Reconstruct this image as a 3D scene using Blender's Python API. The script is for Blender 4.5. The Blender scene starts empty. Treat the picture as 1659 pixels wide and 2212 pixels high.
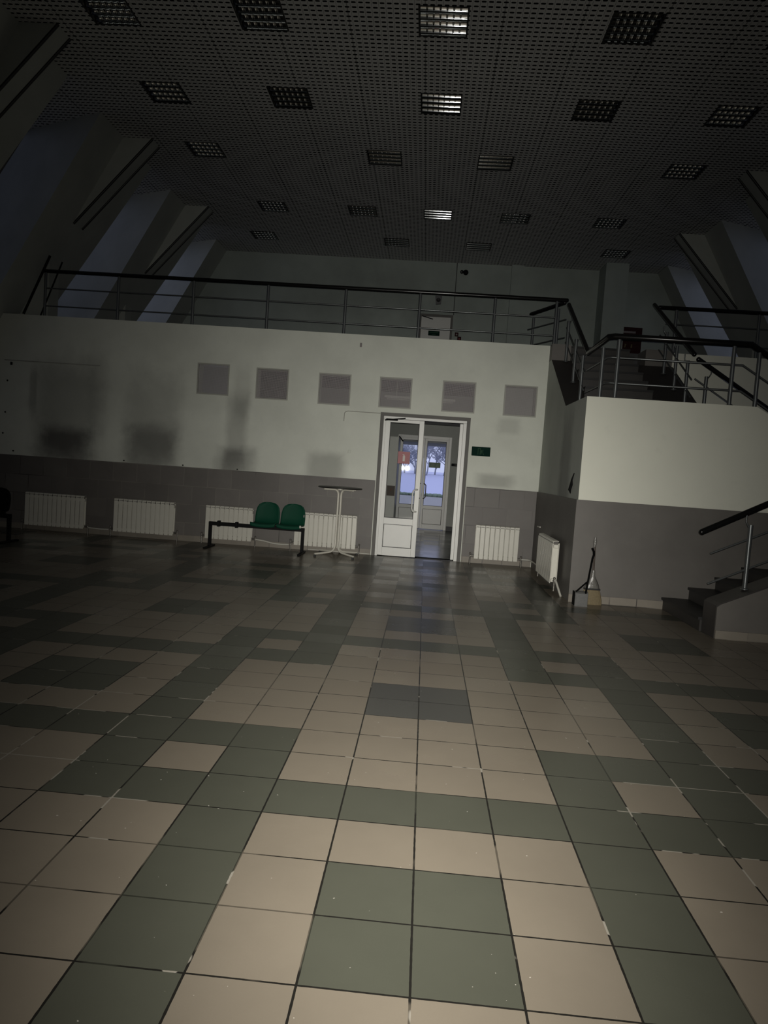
import bpy, math, random
from mathutils import Matrix, Vector

random.seed(7)
scene = bpy.context.scene
COL = scene.collection
PI = math.pi

# ------------------------------------------------------------------ camera, sky, light, exposure
cam_d = bpy.data.cameras.new('camera')
cam = bpy.data.objects.new('camera', cam_d)
COL.objects.link(cam)
cam_d.sensor_fit = 'VERTICAL'
cam_d.sensor_height = 36.0
cam_d.lens = 1549.786 / 2212 * 36.0
cam_d.clip_start = 0.02
cam_d.clip_end = 500
CAM = Vector((-0.0653, -1.9938, 1.5256))


def cam_axes():
    a, b, c = 0.0623380, 0.0696367, -0.0539420     # pitch, roll, yaw
    cx, sx, cy, sy, cz, sz = math.cos(a), math.sin(a), math.cos(b), math.sin(b), math.cos(c), math.sin(c)
    base = Matrix(((1, 0, 0), (0, 0, -1), (0, 1, 0)))
    rz = Matrix(((cz, -sz, 0), (sz, cz, 0), (0, 0, 1)))
    rx = Matrix(((1, 0, 0), (0, cx, -sx), (0, sx, cx)))
    rr = Matrix(((cy, -sy, 0), (sy, cy, 0), (0, 0, 1)))
    return rr @ rx @ base @ rz


RC = cam_axes()
AX_R, AX_D, AX_F = Vector(RC[0]), Vector(RC[1]), Vector(RC[2])


def frame_matrix(right, up, back, loc):
    m = Matrix.Identity(4)
    for r in range(3):
        m[r][0], m[r][1], m[r][2], m[r][3] = right[r], up[r], back[r], loc[r]
    return m


cam.matrix_world = frame_matrix(AX_R, -AX_D, -AX_F, CAM)
scene.camera = cam

scene.view_settings.view_transform = 'Standard'
scene.view_settings.look = 'None'
scene.view_settings.gamma = 1.0
scene.view_settings.exposure = 0.0
scene.view_settings.use_curve_mapping = False
scene.cycles.use_denoising = True
scene.cycles.max_bounces = 7
scene.cycles.diffuse_bounces = 3
scene.cycles.glossy_bounces = 4
scene.cycles.transparent_max_bounces = 12
scene.cycles.sample_clamp_indirect = 4.0
scene.cycles.sample_clamp_direct = 0.0
scene.cycles.blur_glossy = 0.5

SKY = (0.57, 0.625, 0.92)
world = bpy.data.worlds.new('dusk sky')
scene.world = world
world.use_nodes = True
bg = world.node_tree.nodes['Background']
bg.inputs[0].default_value = (*SKY, 1)
bg.inputs[1].default_value = 1.0

# the phone's own torch, beside the lens; its reflector throws a soft beam that fades off axis
FLASH_W = 2750.0
ld = bpy.data.lights.new('phone_torch', 'SPOT')
ld.energy = FLASH_W
ld.color = (1.0, 0.968, 0.905)
ld.spot_size = math.radians(150)
ld.spot_blend = 1.0
ld.shadow_soft_size = 0.006
torch = bpy.data.objects.new('phone_torch', ld)
COL.objects.link(torch)
BEAM_X, BEAM_Y, BEAM_N, BEAM_S = 0.045, 0.12, 9.5, 2.7         # beam axis relative to the lens axis (right, down), tightness
bz = (AX_F + AX_R * BEAM_X + AX_D * BEAM_Y).normalized()
bx = (AX_R - bz * AX_R.dot(bz)).normalized()
by = bx.cross(-bz) * -1
by = (-bz).cross(bx)
torch.matrix_world = frame_matrix(bx, by, -bz, CAM + AX_R * 0.012 - AX_D * 0.022)
ld.use_nodes = True
nt = ld.node_tree
em = nt.nodes['Emission']
tc = nt.nodes.new('ShaderNodeTexCoord')
sep = nt.nodes.new('ShaderNodeSeparateXYZ')
nt.links.new(tc.outputs['Normal'], sep.inputs[0])


def nmath(nt, op, a, b=None, c=None, clamp=False):
    n = nt.nodes.new('ShaderNodeMath')
    n.operation = op
    n.use_clamp = clamp
    for i, v in enumerate((a, b, c)):
        if v is None:
            continue
        if isinstance(v, (int, float)):
            n.inputs[i].default_value = v
        else:
            nt.links.new(v, n.inputs[i])
    return n.outputs[0]


cosb = nmath(nt, 'ABSOLUTE', sep.outputs[2])
beam = nmath(nt, 'ADD', nmath(nt, 'MULTIPLY', nmath(nt, 'POWER', cosb, BEAM_N), 0.94),
             nmath(nt, 'MULTIPLY', nmath(nt, 'POWER', cosb, 2.0), 0.06))
sxb = nmath(nt, 'DIVIDE', sep.outputs[0], nmath(nt, 'MAXIMUM', cosb, 0.05))
beam = nmath(nt, 'MULTIPLY', beam, nmath(nt, 'EXPONENT', nmath(nt, 'MULTIPLY', nmath(nt, 'MULTIPLY', sxb, sxb), -BEAM_S)))
nt.links.new(beam, em.inputs['Strength'])

# ------------------------------------------------------------------ materials
MATS = {}


def new_mat(name):
    m = bpy.data.materials.new(name)
    m.use_nodes = True
    MATS[name] = m
    return m, m.node_tree, m.node_tree.nodes['Principled BSDF']


def rgb(c):
    return (c[0], c[1], c[2], 1)


def simple(name, col, rough=0.5, metal=0.0, var=0.08, scale=8.0, coat=0.0, bump=0.0, spec=0.5):
    m, nt, p = new_mat(name)
    p.inputs['Roughness'].default_value = rough
    p.inputs['Metallic'].default_value = metal
    p.inputs['Specular IOR Level'].default_value = spec
    p.inputs['Coat Weight'].default_value = coat
    t = nt.nodes.new('ShaderNodeTexCoord')
    n = nt.nodes.new('ShaderNodeTexNoise')
    n.inputs['Scale'].default_value = scale
    n.inputs['Detail'].default_value = 5
    nt.links.new(t.outputs['Object'], n.inputs['Vector'])
    mx = nt.nodes.new('ShaderNodeMix')
    mx.data_type = 'RGBA'
    mx.inputs['A'].default_value = rgb([x * (1 - var) for x in col])
    mx.inputs['B'].default_value = rgb([min(1, x * (1 + var)) for x in col])
    nt.links.new(n.outputs['Fac'], mx.inputs['Factor'])
    nt.links.new(mx.outputs['Result'], p.inputs['Base Color'])
    if bump:
        b = nt.nodes.new('ShaderNodeBump')
        b.inputs['Strength'].default_value = bump
        b.inputs['Distance'].default_value = 0.01
        nt.links.new(n.outputs['Fac'], b.inputs['Height'])
        nt.links.new(b.outputs[0], p.inputs['Normal'])
    return m


def mix_col(nt, fac, a, b):
    mx = nt.nodes.new('ShaderNodeMix')
    mx.data_type = 'RGBA'
    for k, v in (('A', a), ('B', b)):
        if isinstance(v, (tuple, list)):
            mx.inputs[k].default_value = rgb(v)
        else:
            nt.links.new(v, mx.inputs[k])
    if isinstance(fac, (int, float)):
        mx.inputs['Factor'].default_value = fac
    else:
        nt.links.new(fac, mx.inputs['Factor'])
    return mx.outputs['Result']


def noise(nt, vec, scale, detail=4.0, rough=0.5):
    n = nt.nodes.new('ShaderNodeTexNoise')
    n.inputs['Scale'].default_value = scale
    n.inputs['Detail'].default_value = detail
    n.inputs['Roughness'].default_value = rough
    nt.links.new(vec, n.inputs['Vector'])
    return n.outputs['Fac']


def smooth(nt, v, lo, hi):
    n = nt.nodes.new('ShaderNodeMapRange')
    n.interpolation_type = 'SMOOTHSTEP'
    nt.links.new(v, n.inputs['Value'])
    n.inputs['From Min'].default_value = lo
    n.inputs['From Max'].default_value = hi
    return n.outputs['Result']


def plaster(name, col, stains=(), axis=0, grime=0.25, soot=(0.045, 0.04, 0.04)):
    """painted plaster; stains = soft soot patches (centre along wall, centre height, half sizes, strength)"""
    m, nt, p = new_mat(name)
    p.inputs['Roughness'].default_value = 0.75
    p.inputs['Specular IOR Level'].default_value = 0.25
    t = nt.nodes.new('ShaderNodeTexCoord')
    vec = t.outputs['Object']
    s = nt.nodes.new('ShaderNodeSeparateXYZ')
    nt.links.new(vec, s.inputs[0])
    n1 = noise(nt, vec, 1.1, 6, 0.6)
    n2 = noise(nt, vec, 5.0, 5, 0.6)
    c = mix_col(nt, n1, [x * (1 - grime) for x in col], [min(1, x * (1 + grime * 0.6)) for x in col])
    c = mix_col(nt, nmath(nt, 'MULTIPLY', smooth(nt, n2, 0.6, 0.8), 0.15), c, [x * 0.6 for x in col])
    wob = nmath(nt, 'ADD', nmath(nt, 'MULTIPLY', nmath(nt, 'SUBTRACT', n2, 0.5), 0.55),
                nmath(nt, 'MULTIPLY', nmath(nt, 'SUBTRACT', n1, 0.5), 0.6))
    tot = None
    for (cx, cz, hx, hz, st) in stains:
        dx = nmath(nt, 'DIVIDE', nmath(nt, 'ABSOLUTE', nmath(nt, 'SUBTRACT', s.outputs[axis], cx)), hx)
        dz = nmath(nt, 'DIVIDE', nmath(nt, 'ABSOLUTE', nmath(nt, 'SUBTRACT', s.outputs[2], cz)), hz)
        d = nmath(nt, 'ADD', nmath(nt, 'MAXIMUM', dx, dz), wob)
        d = nmath(nt, 'ADD', nmath(nt, 'MULTIPLY', d, 0.72),
                  nmath(nt, 'MULTIPLY', nmath(nt, 'SQRT', nmath(nt, 'ADD', nmath(nt, 'MULTIPLY', dx, dx),
                                                                 nmath(nt, 'MULTIPLY', dz, dz))), 0.28))
        f = nmath(nt, 'MULTIPLY', smooth(nt, d, 1.32, 0.5), st)
        tot = f if tot is None else nmath(nt, 'ADD', tot, f, clamp=True)
    if tot is not None:
        c = mix_col(nt, tot, c, soot)
    nt.links.new(c, p.inputs['Base Color'])
    b = nt.nodes.new('ShaderNodeBump')
    b.inputs['Strength'].default_value = 0.08
    b.inputs['Distance'].default_value = 0.01
    nt.links.new(noise(nt, vec, 60, 3), b.inputs['Height'])
    nt.links.new(b.outputs[0], p.inputs['Normal'])
    return m


WHITE = (0.68, 0.70, 0.62)
WALL_STAINS = [(-6.42, 1.52, 0.50, 0.34, 0.46), (-6.40, 2.1, 0.60, 0.95, 0.40),
               (-4.88, 1.55, 0.50, 0.42, 0.40), (-4.85, 2.1, 0.52, 0.90, 0.30),
               (-3.34, 1.45, 0.36, 0.26, 0.42), (-3.38, 1.95, 0.2, 0.7, 0.34), (-3.30, 2.6, 0.16, 0.55, 0.16),
               (-1.80, 1.45, 0.34, 0.26, 0.36), (1.12, 1.42, 0.32, 0.12, 0.34), (1.28, 2.36, 0.2, 0.14, 0.2),
               (-5.85, 2.3, 0.2, 1.0, 0.12), (-7.02, 2.45, 0.07, 0.42, 0.25)]
plaster('wall_plaster', WHITE, WALL_STAINS, 0)
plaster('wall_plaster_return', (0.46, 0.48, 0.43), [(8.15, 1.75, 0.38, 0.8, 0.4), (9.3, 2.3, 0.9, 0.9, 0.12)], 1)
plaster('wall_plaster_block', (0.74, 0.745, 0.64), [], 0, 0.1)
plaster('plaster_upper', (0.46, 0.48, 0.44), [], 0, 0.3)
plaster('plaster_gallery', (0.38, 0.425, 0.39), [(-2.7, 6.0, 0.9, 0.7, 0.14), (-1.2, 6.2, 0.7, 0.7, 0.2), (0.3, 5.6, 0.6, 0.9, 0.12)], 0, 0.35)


def dado(name, col, tiles=True, axis=0, tw=0.42, th=0.32, joint=(0.03, 0.027, 0.025)):
    m, nt, p = new_mat(name)
    p.inputs['Roughness'].default_value = 0.55
    t = nt.nodes.new('ShaderNodeTexCoord')
    vec = t.outputs['Object']
    s = nt.nodes.new('ShaderNodeSeparateXYZ')
    nt.links.new(vec, s.inputs[0])
    n1 = noise(nt, vec, 2.0, 6, 0.6)
    n2 = noise(nt, vec, 14.0, 4, 0.6)
    c = mix_col(nt, n1, [x * 0.72 for x in col], [x * 1.28 for x in col])
    c = mix_col(nt, nmath(nt, 'MULTIPLY', n2, 0.25), c, [x * 0.6 for x in col])
    if tiles:
        row = nmath(nt, 'FLOOR', nmath(nt, 'DIVIDE', s.outputs[2], th))
        off = nmath(nt, 'MULTIPLY', row, 0.37)
        u = nmath(nt, 'FRACT', nmath(nt, 'ADD', nmath(nt, 'DIVIDE', s.outputs[axis], tw), off))
        v = nmath(nt, 'FRACT', nmath(nt, 'DIVIDE', s.outputs[2], th))
        du = nmath(nt, 'MULTIPLY', nmath(nt, 'SUBTRACT', 0.5, nmath(nt, 'ABSOLUTE', nmath(nt, 'SUBTRACT', u, 0.5))), tw)
        dv = nmath(nt, 'MULTIPLY', nmath(nt, 'SUBTRACT', 0.5, nmath(nt, 'ABSOLUTE', nmath(nt, 'SUBTRACT', v, 0.5))), th)
        d = nmath(nt, 'MINIMUM', du, dv)
        k = nmath(nt, 'LESS_THAN', d, 0.006)
        k = nmath(nt, 'MULTIPLY', k, smooth(nt, n1, 0.35, 0.6))
        pale = mix_col(nt, smooth(nt, noise(nt, vec, 0.35, 2), 0.45, 0.55), joint, (0.2, 0.185, 0.16))
        c = mix_col(nt, k, c, pale)
        wn = nt.nodes.new('ShaderNodeTexWhiteNoise')
        wn.noise_dimensions = '2D'
        cv = nt.nodes.new('ShaderNodeCombineXYZ')
        nt.links.new(nmath(nt, 'FLOOR', nmath(nt, 'ADD', nmath(nt, 'DIVIDE', s.outputs[axis], tw), off)), cv.inputs[0])
        nt.links.new(row, cv.inputs[1])
        nt.links.new(cv.outputs[0], wn.inputs['Vector'])
        c = mix_col(nt, nmath(nt, 'MULTIPLY', wn.outputs['Value'], 0.42), c, [x * 0.6 for x in col])
    nt.links.new(c, p.inputs['Base Color'])
    return m


dado('dado_tile', (0.148, 0.136, 0.123))
dado('dado_paint', (0.136, 0.127, 0.114), False)
dado('base_tile', (0.24, 0.215, 0.175), True, 0, 0.335, 0.4, (0.05, 0.045, 0.04))


def floor_mat(name, col, rough=0.27):
    m, nt, p = new_mat(name)
    t = nt.nodes.new('ShaderNodeTexCoord')
    vec = t.outputs['Object']
    s = nt.nodes.new('ShaderNodeSeparateXYZ')
    nt.links.new(vec, s.inputs[0])
    x3 = nmath(nt, 'MULTIPLY', s.outputs[0], 3.0)
    y3 = nmath(nt, 'MULTIPLY', s.outputs[1], 3.0)

    def edge(v):
        f = nmath(nt, 'FRACT', v)
        return nmath(nt, 'MULTIPLY', nmath(nt, 'SUBTRACT', 0.5, nmath(nt, 'ABSOLUTE', nmath(nt, 'SUBTRACT', f, 0.5))), 1 / 3.0)
    ex, ey = edge(x3), edge(y3)
    n1 = noise(nt, vec, 2.2, 5, 0.6)
    n2 = noise(nt, vec, 30.0, 4, 0.6)
    n3 = noise(nt, vec, 160.0, 2, 0.5)
    wn = nt.nodes.new('ShaderNodeTexWhiteNoise')
    wn.noise_dimensions = '2D'
    cv = nt.nodes.new('ShaderNodeCombineXYZ')
    nt.links.new(nmath(nt, 'FLOOR', x3), cv.inputs[0])
    nt.links.new(nmath(nt, 'FLOOR', y3), cv.inputs[1])
    nt.links.new(cv.outputs[0], wn.inputs['Vector'])
    c = mix_col(nt, n1, [q * 0.84 for q in col], [q * 1.16 for q in col])
    c = mix_col(nt, nmath(nt, 'MULTIPLY', wn.outputs['Value'], 0.30), c, [q * 0.76 for q in col])
    c = mix_col(nt, nmath(nt, 'MULTIPLY', n3, 0.25), c, [q * 0.75 for q in col])
    # worn pale specks and crumbs
    speck = nmath(nt, 'GREATER_THAN', noise(nt, vec, 45.0, 1, 0.5), 0.80)
    c = mix_col(nt, nmath(nt, 'MULTIPLY', speck, 0.5), c, (0.6, 0.57, 0.5))
    # joints: open black gaps, bits of pale grout, or filled with dirt
    gap = nmath(nt, 'ADD', nmath(nt, 'MULTIPLY', n2, 0.0035), 0.0022)
    kx = nmath(nt, 'LESS_THAN', ex, gap)
    ky = nmath(nt, 'LESS_THAN', ey, nmath(nt, 'MULTIPLY', gap, 0.9))
    k = nmath(nt, 'MAXIMUM', kx, ky)
    g1 = noise(nt, vec, 1.3, 3, 0.6)
    g2 = noise(nt, vec, 3.37, 2, 0.6)
    gc = mix_col(nt, smooth(nt, g1, 0.52, 0.56), (0.014, 0.013, 0.011), [q * 0.42 for q in col])
    side_wear = nmath(nt, 'MULTIPLY', smooth(nt, nmath(nt, 'ABSOLUTE', nmath(nt, 'ADD', s.outputs[0], 0.1)), 1.0, 1.5),
                      smooth(nt, nmath(nt, 'ABSOLUTE', nmath(nt, 'SUBTRACT', s.outputs[1], 1.6)), 1.6, 0.6))
    g2 = nmath(nt, 'ADD', g2, nmath(nt, 'MULTIPLY', side_wear, 0.13))
    gc = mix_col(nt, smooth(nt, g2, 0.64, 0.655), gc, (0.26, 0.24, 0.20))
    c = mix_col(nt, k, c, gc)
    nt.links.new(c, p.inputs['Base Color'])
    rg = nmath(nt, 'ADD', nmath(nt, 'MULTIPLY', n1, 0.14), rough - 0.08)
    nt.links.new(nmath(nt, 'ADD', rg, nmath(nt, 'MULTIPLY', wn.outputs['Value'], 0.10)), p.inputs['Roughness'])
    p.inputs['Specular IOR Level'].default_value = 0.33
    b = nt.nodes.new('ShaderNodeBump')
    b.inputs['Strength'].default_value = 0.25
    b.inputs['Distance'].default_value = 0.002
    h = nmath(nt, 'SUBTRACT', nmath(nt, 'MULTIPLY', n2, 0.3), k)
    nt.links.new(h, b.inputs['Height'])
    nt.links.new(b.outputs[0], p.inputs['Normal'])
    return m


floor_mat('tile_beige', (0.190, 0.163, 0.125))
floor_mat('tile_green', (0.072, 0.074, 0.056))
floor_mat('tile_grey', (0.070, 0.069, 0.062))
floor_mat('tile_vestibule', (0.055, 0.055, 0.055), 0.14)


def ceiling_mat():
    m, nt, p = new_mat('perforated_panel')
    p.inputs['Roughness'].default_value = 0.6
    t = nt.nodes.new('ShaderNodeTexCoord')
    vec = t.outputs['Object']
    s = nt.nodes.new('ShaderNodeSeparateXYZ')
    nt.links.new(vec, s.inputs[0])
    PX, PY = 0.0857, 0.0905
    u = nmath(nt, 'SUBTRACT', nmath(nt, 'FRACT', nmath(nt, 'DIVIDE', s.outputs[0], PX)), 0.5)
    v = nmath(nt, 'SUBTRACT', nmath(nt, 'FRACT', nmath(nt, 'DIVIDE', s.outputs[1], PY)), 0.5)
    au = nmath(nt, 'MULTIPLY', nmath(nt, 'ABSOLUTE', u), PX)
    av = nmath(nt, 'MULTIPLY', nmath(nt, 'ABSOLUTE', v), PY)
    # rounded slot 56 x 30 mm
    qx = nmath(nt, 'MAXIMUM', nmath(nt, 'SUBTRACT', au, 0.014), 0.0)
    r = nmath(nt, 'SQRT', nmath(nt, 'ADD', nmath(nt, 'MULTIPLY', qx, qx), nmath(nt, 'MULTIPLY', av, av)))
    slot = nmath(nt, 'LESS_THAN', r, 0.0155)
    groove = nmath(nt, 'GREATER_THAN', au, PX * 0.5 - 0.0022)
    seam = nmath(nt, 'LESS_THAN', nmath(nt, 'ABSOLUTE', nmath(nt, 'SUBTRACT', nmath(nt, 'FRACT', nmath(nt, 'DIVIDE', s.outputs[0], PX * 11)), 0.5)), 0.008)
    n1 = noise(nt, vec, 1.5, 4, 0.6)
    c = mix_col(nt, n1, (0.56, 0.56, 0.55), (0.70, 0.70, 0.685))
    c = mix_col(nt, nmath(nt, 'MULTIPLY', groove, 0.7), c, (0.06, 0.06, 0.06))
    c = mix_col(nt, nmath(nt, 'MULTIPLY', seam, 0.5), c, (0.02, 0.02, 0.02))
    c = mix_col(nt, slot, c, (0.004, 0.004, 0.004))
    nt.links.new(c, p.inputs['Base Color'])
    nt.links.new(nmath(nt, 'SUBTRACT', 0.4, nmath(nt, 'MULTIPLY', slot, 0.4)), p.inputs['Specular IOR Level'])


ceiling_mat()


def glass(name, tint=(1, 1, 1), refl=0.10, rough=0.05):
    m = bpy.data.materials.new(name)
    m.use_nodes = True
    nt = m.node_tree
    nt.nodes.clear()
    o = nt.nodes.new('ShaderNodeOutputMaterial')
    tr = nt.nodes.new('ShaderNodeBsdfTransparent')
    tr.inputs[0].default_value = rgb(tint)
    gl = nt.nodes.new('ShaderNodeBsdfGlossy')
    gl.inputs['Roughness'].default_value = rough
    mx = nt.nodes.new('ShaderNodeMixShader')
    mx.inputs[0].default_value = refl
    nt.links.new(tr.outputs[0], mx.inputs[1])
    nt.links.new(gl.outputs[0], mx.inputs[2])
    nt.links.new(mx.outputs[0], o.inputs[0])
    MATS[name] = m


glass('door_glass', (0.98, 0.985, 0.985), 0.05, 0.012)
for _n, _t in (('window_glass_a', 0.17), ('window_glass_b', 0.09), ('window_glass_c', 0.045)):
    glass(_n, (_t, _t * 1.02, _t * 1.02), 0.06, 0.05)
glass('entrance_glass', (0.98, 0.985, 0.985), 0.02, 0.02)


def mesh_screen():
    m = bpy.data.materials.new('screen_mesh')
    m.use_nodes = True
    nt = m.node_tree
    p = nt.nodes['Principled BSDF']
    o = nt.nodes['Material Output']
    t = nt.nodes.new('ShaderNodeTexCoord')
    s = nt.nodes.new('ShaderNodeSeparateXYZ')
    nt.links.new(t.outputs['Object'], s.inputs[0])
    PT = 0.014
    k = None
    for a in (0, 2):
        f = nmath(nt, 'FRACT', nmath(nt, 'DIVIDE', s.outputs[a], PT))
        w = nmath(nt, 'LESS_THAN', nmath(nt, 'ABSOLUTE', nmath(nt, 'SUBTRACT', f, 0.5)), 0.15)
        k = w if k is None else nmath(nt, 'MAXIMUM', k, w)
    p.inputs['Base Color'].default_value = rgb((0.42, 0.39, 0.39))
    p.inputs['Roughness'].default_value = 0.6
    tr = nt.nodes.new('ShaderNodeBsdfTransparent')
    mx = nt.nodes.new('ShaderNodeMixShader')
    nt.links.new(k, mx.inputs[0])
    nt.links.new(tr.outputs[0], mx.inputs[1])
    nt.links.new(p.outputs[0], mx.inputs[2])
    nt.links.new(mx.outputs[0], o.inputs[0])
    MATS['screen_mesh'] = m


mesh_screen()
simple('pvc_white', (0.66, 0.66, 0.62), 0.4, var=0.04)
simple('casing_grey', (0.13, 0.125, 0.115), 0.7, var=0.15)
simple('rad_white', (0.60, 0.585, 0.51), 0.35, var=0.06)
simple('rad_gap', (0.10, 0.095, 0.085), 0.7)
simple('pipe_white', (0.50, 0.49, 0.43), 0.4)
simple('valve_metal', (0.18, 0.17, 0.15), 0.35, 0.6)
simple('black_metal', (0.006, 0.006, 0.006), 0.65, spec=0.12)
simple('matte_black', (0.004, 0.004, 0.004), 0.9, spec=0.04)
simple('black_gloss', (0.006, 0.006, 0.006), 0.2, spec=0.4)
simple('rail_steel', (0.16, 0.17, 0.17), 0.38, 0.7)
simple('dark_rubber', (0.02, 0.02, 0.02), 0.6)
simple('green_plastic', (0.003, 0.052, 0.028), 0.65, spec=0.2)
simple('black_plastic', (0.005, 0.005, 0.005), 0.7, spec=0.1)
simple('table_white', (0.60, 0.58, 0.50), 0.35)
simple('table_dark', (0.022, 0.020, 0.018), 0.45)
simple('step_dark', (0.040, 0.036, 0.034), 0.45, var=0.2)
simple('nosing', (0.010, 0.010, 0.010), 0.5)
simple('step_riser', (0.030, 0.028, 0.025), 0.55, var=0.2)
simple('black_trim', (0.006, 0.006, 0.006), 0.4)
simple('mirror_metal', (0.72, 0.74, 0.76), 0.06, 1.0, var=0.02)
simple('housing_dark', (0.02, 0.02, 0.02), 0.5)
simple('tube_white', (0.55, 0.55, 0.5), 0.3)
simple('exit_green', (0.004, 0.022, 0.016), 0.8, spec=0.1)
simple('exit_figure', (0.03, 0.07, 0.042), 0.8, spec=0.1)
simple('sign_red', (0.30, 0.075, 0.08), 0.5)
simple('sign_white', (0.48, 0.44, 0.40), 0.5)
simple('sign_green', (0.05, 0.10, 0.055), 0.5)
simple('sign_green_light', (0.085, 0.14, 0.085), 0.5)
simple('cabinet_white', (0.62, 0.63, 0.57), 0.5)
simple('notice_brown', (0.10, 0.075, 0.055), 0.6)
simple('notice_mark', (0.14, 0.05, 0.03), 0.6)
simple('box_red', (0.028, 0.003, 0.003), 0.6, spec=0.2)
simple('label_grey', (0.20, 0.18, 0.17), 0.5)
simple('label_yellow', (0.10, 0.08, 0.03), 0.5)
simple('grey_box', (0.14, 0.14, 0.14), 0.6)
simple('straw', (0.17, 0.135, 0.075), 0.8, var=0.35, scale=60)
simple('clear_film', (0.16, 0.155, 0.14), 0.22, var=0.3, scale=30, bump=0.6)
simple('scoop_grey', (0.12, 0.12, 0.115), 0.4, var=0.3, scale=40)
simple('broom_wood', (0.06, 0.045, 0.035), 0.6)
simple('snow', (0.64, 0.66, 0.84), 0.8, var=0.03, scale=0.4)
simple('asphalt', (0.34, 0.33, 0.30), 0.7, var=0.15, scale=3)
simple('bark_frost', (0.40, 0.41, 0.44), 0.8)
simple('bark_dark', (0.30, 0.31, 0.34), 0.8)
simple('hedge_green', (0.22, 0.28, 0.20), 0.9, var=0.3, scale=3)
simple('canopy_grey', (0.30, 0.31, 0.33), 0.7)
simple('cable_white', (0.34, 0.34, 0.30), 0.6)
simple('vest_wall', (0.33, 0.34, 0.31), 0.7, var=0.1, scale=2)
simple('dark_beam', (0.035, 0.035, 0.037), 0.6)


# ------------------------------------------------------------------ mesh helpers
class MB:
    def __init__(self):
        self.v, self.f, self.m, self.sm = [], [], [], []
        self.slots = []

    def slot(self, mat):
        if mat not in self.slots:
            self.slots.append(mat)
        return self.slots.index(mat)

    def poly(self, pts, mat, smooth=False):
        b = len(self.v)
        self.v += [tuple(p) for p in pts]
        self.f.append(tuple(range(b, b + len(pts))))
        self.m.append(self.slot(mat))
        self.sm.append(smooth)

    def mesh(self, verts, faces, mat, smooth=False):
        b = len(self.v)
        self.v += [tuple(p) for p in verts]
        k = self.slot(mat)
        for f in faces:
            self.f.append(tuple(b + i for i in f))
            self.m.append(k)
            self.sm.append(smooth)

    def box(self, x0, x1, y0, y1, z0, z1, mat, bev=0.0, M=None):
        if bev <= 0:
            vs = [(x, y, z) for z in (z0, z1) for y in (y0, y1) for x in (x0, x1)]
            fs = [(0, 2, 3, 1), (4, 5, 7, 6), (0, 1, 5, 4), (2, 6, 7, 3), (0, 4, 6, 2), (1, 3, 7, 5)]
        else:
            b = min(bev, (x1 - x0) / 2.01, (y1 - y0) / 2.01, (z1 - z0) / 2.01)
            vs, fs = [], []
            prof = [(x0 + b, y0), (x1 - b, y0), (x1, y0 + b), (x1, y1 - b), (x1 - b, y1), (x0 + b, y1), (x0, y1 - b), (x0, y0 + b)]
            ins = [(min(max(x, x0 + b), x1 - b), min(max(y, y0 + b), y1 - b)) for x, y in prof]
            for pr, z in ((ins, z0), (prof, z0 + b), (prof, z1 - b), (ins, z1)):
                vs += [(x, y, z) for x, y in pr]
            for k in range(3):
                for i in range(8):
                    j = (i + 1) % 8
                    fs.append((k * 8 + i, k * 8 + j, k * 8 + 8 + j, k * 8 + 8 + i))
            fs.append(tuple(reversed(range(8))))
            fs.append(tuple(range(24, 32)))
        if M is not None:
            vs = [tuple(M @ Vector(p)) for p in vs]
        self.mesh(vs, fs, mat)

    def tube(self, pts, r, mat, n=10, caps=True, radii=None):
        pts = [Vector(p) for p in pts]
        N = len(pts)
        vs, fs = [], []
        prev = None
        for i, p in enumerate(pts):
            if i == 0:
                t = pts[1] - p
            elif i == N - 1:
                t = p - pts[-2]
            else:
                t = (pts[i + 1] - p).normalized() + (p - pts[i - 1]).normalized()
            t.normalize()
            if prev is None:
                a = Vector((0, 0, 1)) if abs(t.z) < 0.9 else Vector((1, 0, 0))
                u = t.cross(a).normalized()
            else:
                u = (prev - t * prev.dot(t)).normalized()
            prev = u
            w = t.cross(u)
            rr = radii[i] if radii else r
            if 0 < i < N - 1:
                c = max(0.5, t.dot((pts[i + 1] - p).normalized()))
            else:
                c = 1
            for k in range(n):
                a = 2 * PI * k / n
                vs.append(p + (u * math.cos(a) + w * math.sin(a)) * (rr / (c if c > 0.7 else 1)))
        for i in range(N - 1):
            for k in range(n):
                j = (k + 1) % n
                fs.append((i * n + k, i * n + j, (i + 1) * n + j, (i + 1) * n + k))
        self.mesh(vs, fs, mat, True)
        if caps:
            self.mesh(vs[:n], [tuple(reversed(range(n)))], mat)
            self.mesh(vs[-n:], [tuple(range(n))], mat)

    def lathe(self, prof, mat, cx=0, cy=0, n=24, smooth=True):
        vs, fs = [], []
        for (r, z) in prof:
            for k in range(n):
                a = 2 * PI * k / n
                vs.append((cx + r * math.cos(a), cy + r * math.sin(a), z))
        for i in range(len(prof) - 1):
            for k in range(n):
                j = (k + 1) % n
                fs.append((i * n + k, i * n + j, (i + 1) * n + j, (i + 1) * n + k))
        self.mesh(vs, fs, mat, smooth)

    def prism(self, outline, axis, a0, a1, mat):
        """outline of 2D points extruded along an axis (0:x 1:y 2:z); 2D = remaining axes in order"""
        def mk(p, a):
            if axis == 0:
                return (a, p[0], p[1])
            if axis == 1:
                return (p[0], a, p[1])
            return (p[0], p[1], a)
        n = len(outline)
        vs = [mk(p, a0) for p in outline] + [mk(p, a1) for p in outline]
        fs = [tuple(range(n)), tuple(reversed(range(n, 2 * n)))]
        for i in range(n):
            j = (i + 1) % n
            fs.append((i, n + i, n + j, j))
        self.mesh(vs, fs, mat)

    def sphere(self, c, r, mat, n=12, sz=1.0):
        prof = [(max(1e-4, r * math.sin(PI * k / n)), c[2] - r * sz * math.cos(PI * k / n)) for k in range(n + 1)]
        self.lathe(prof, mat, c[0], c[1], n)

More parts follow.
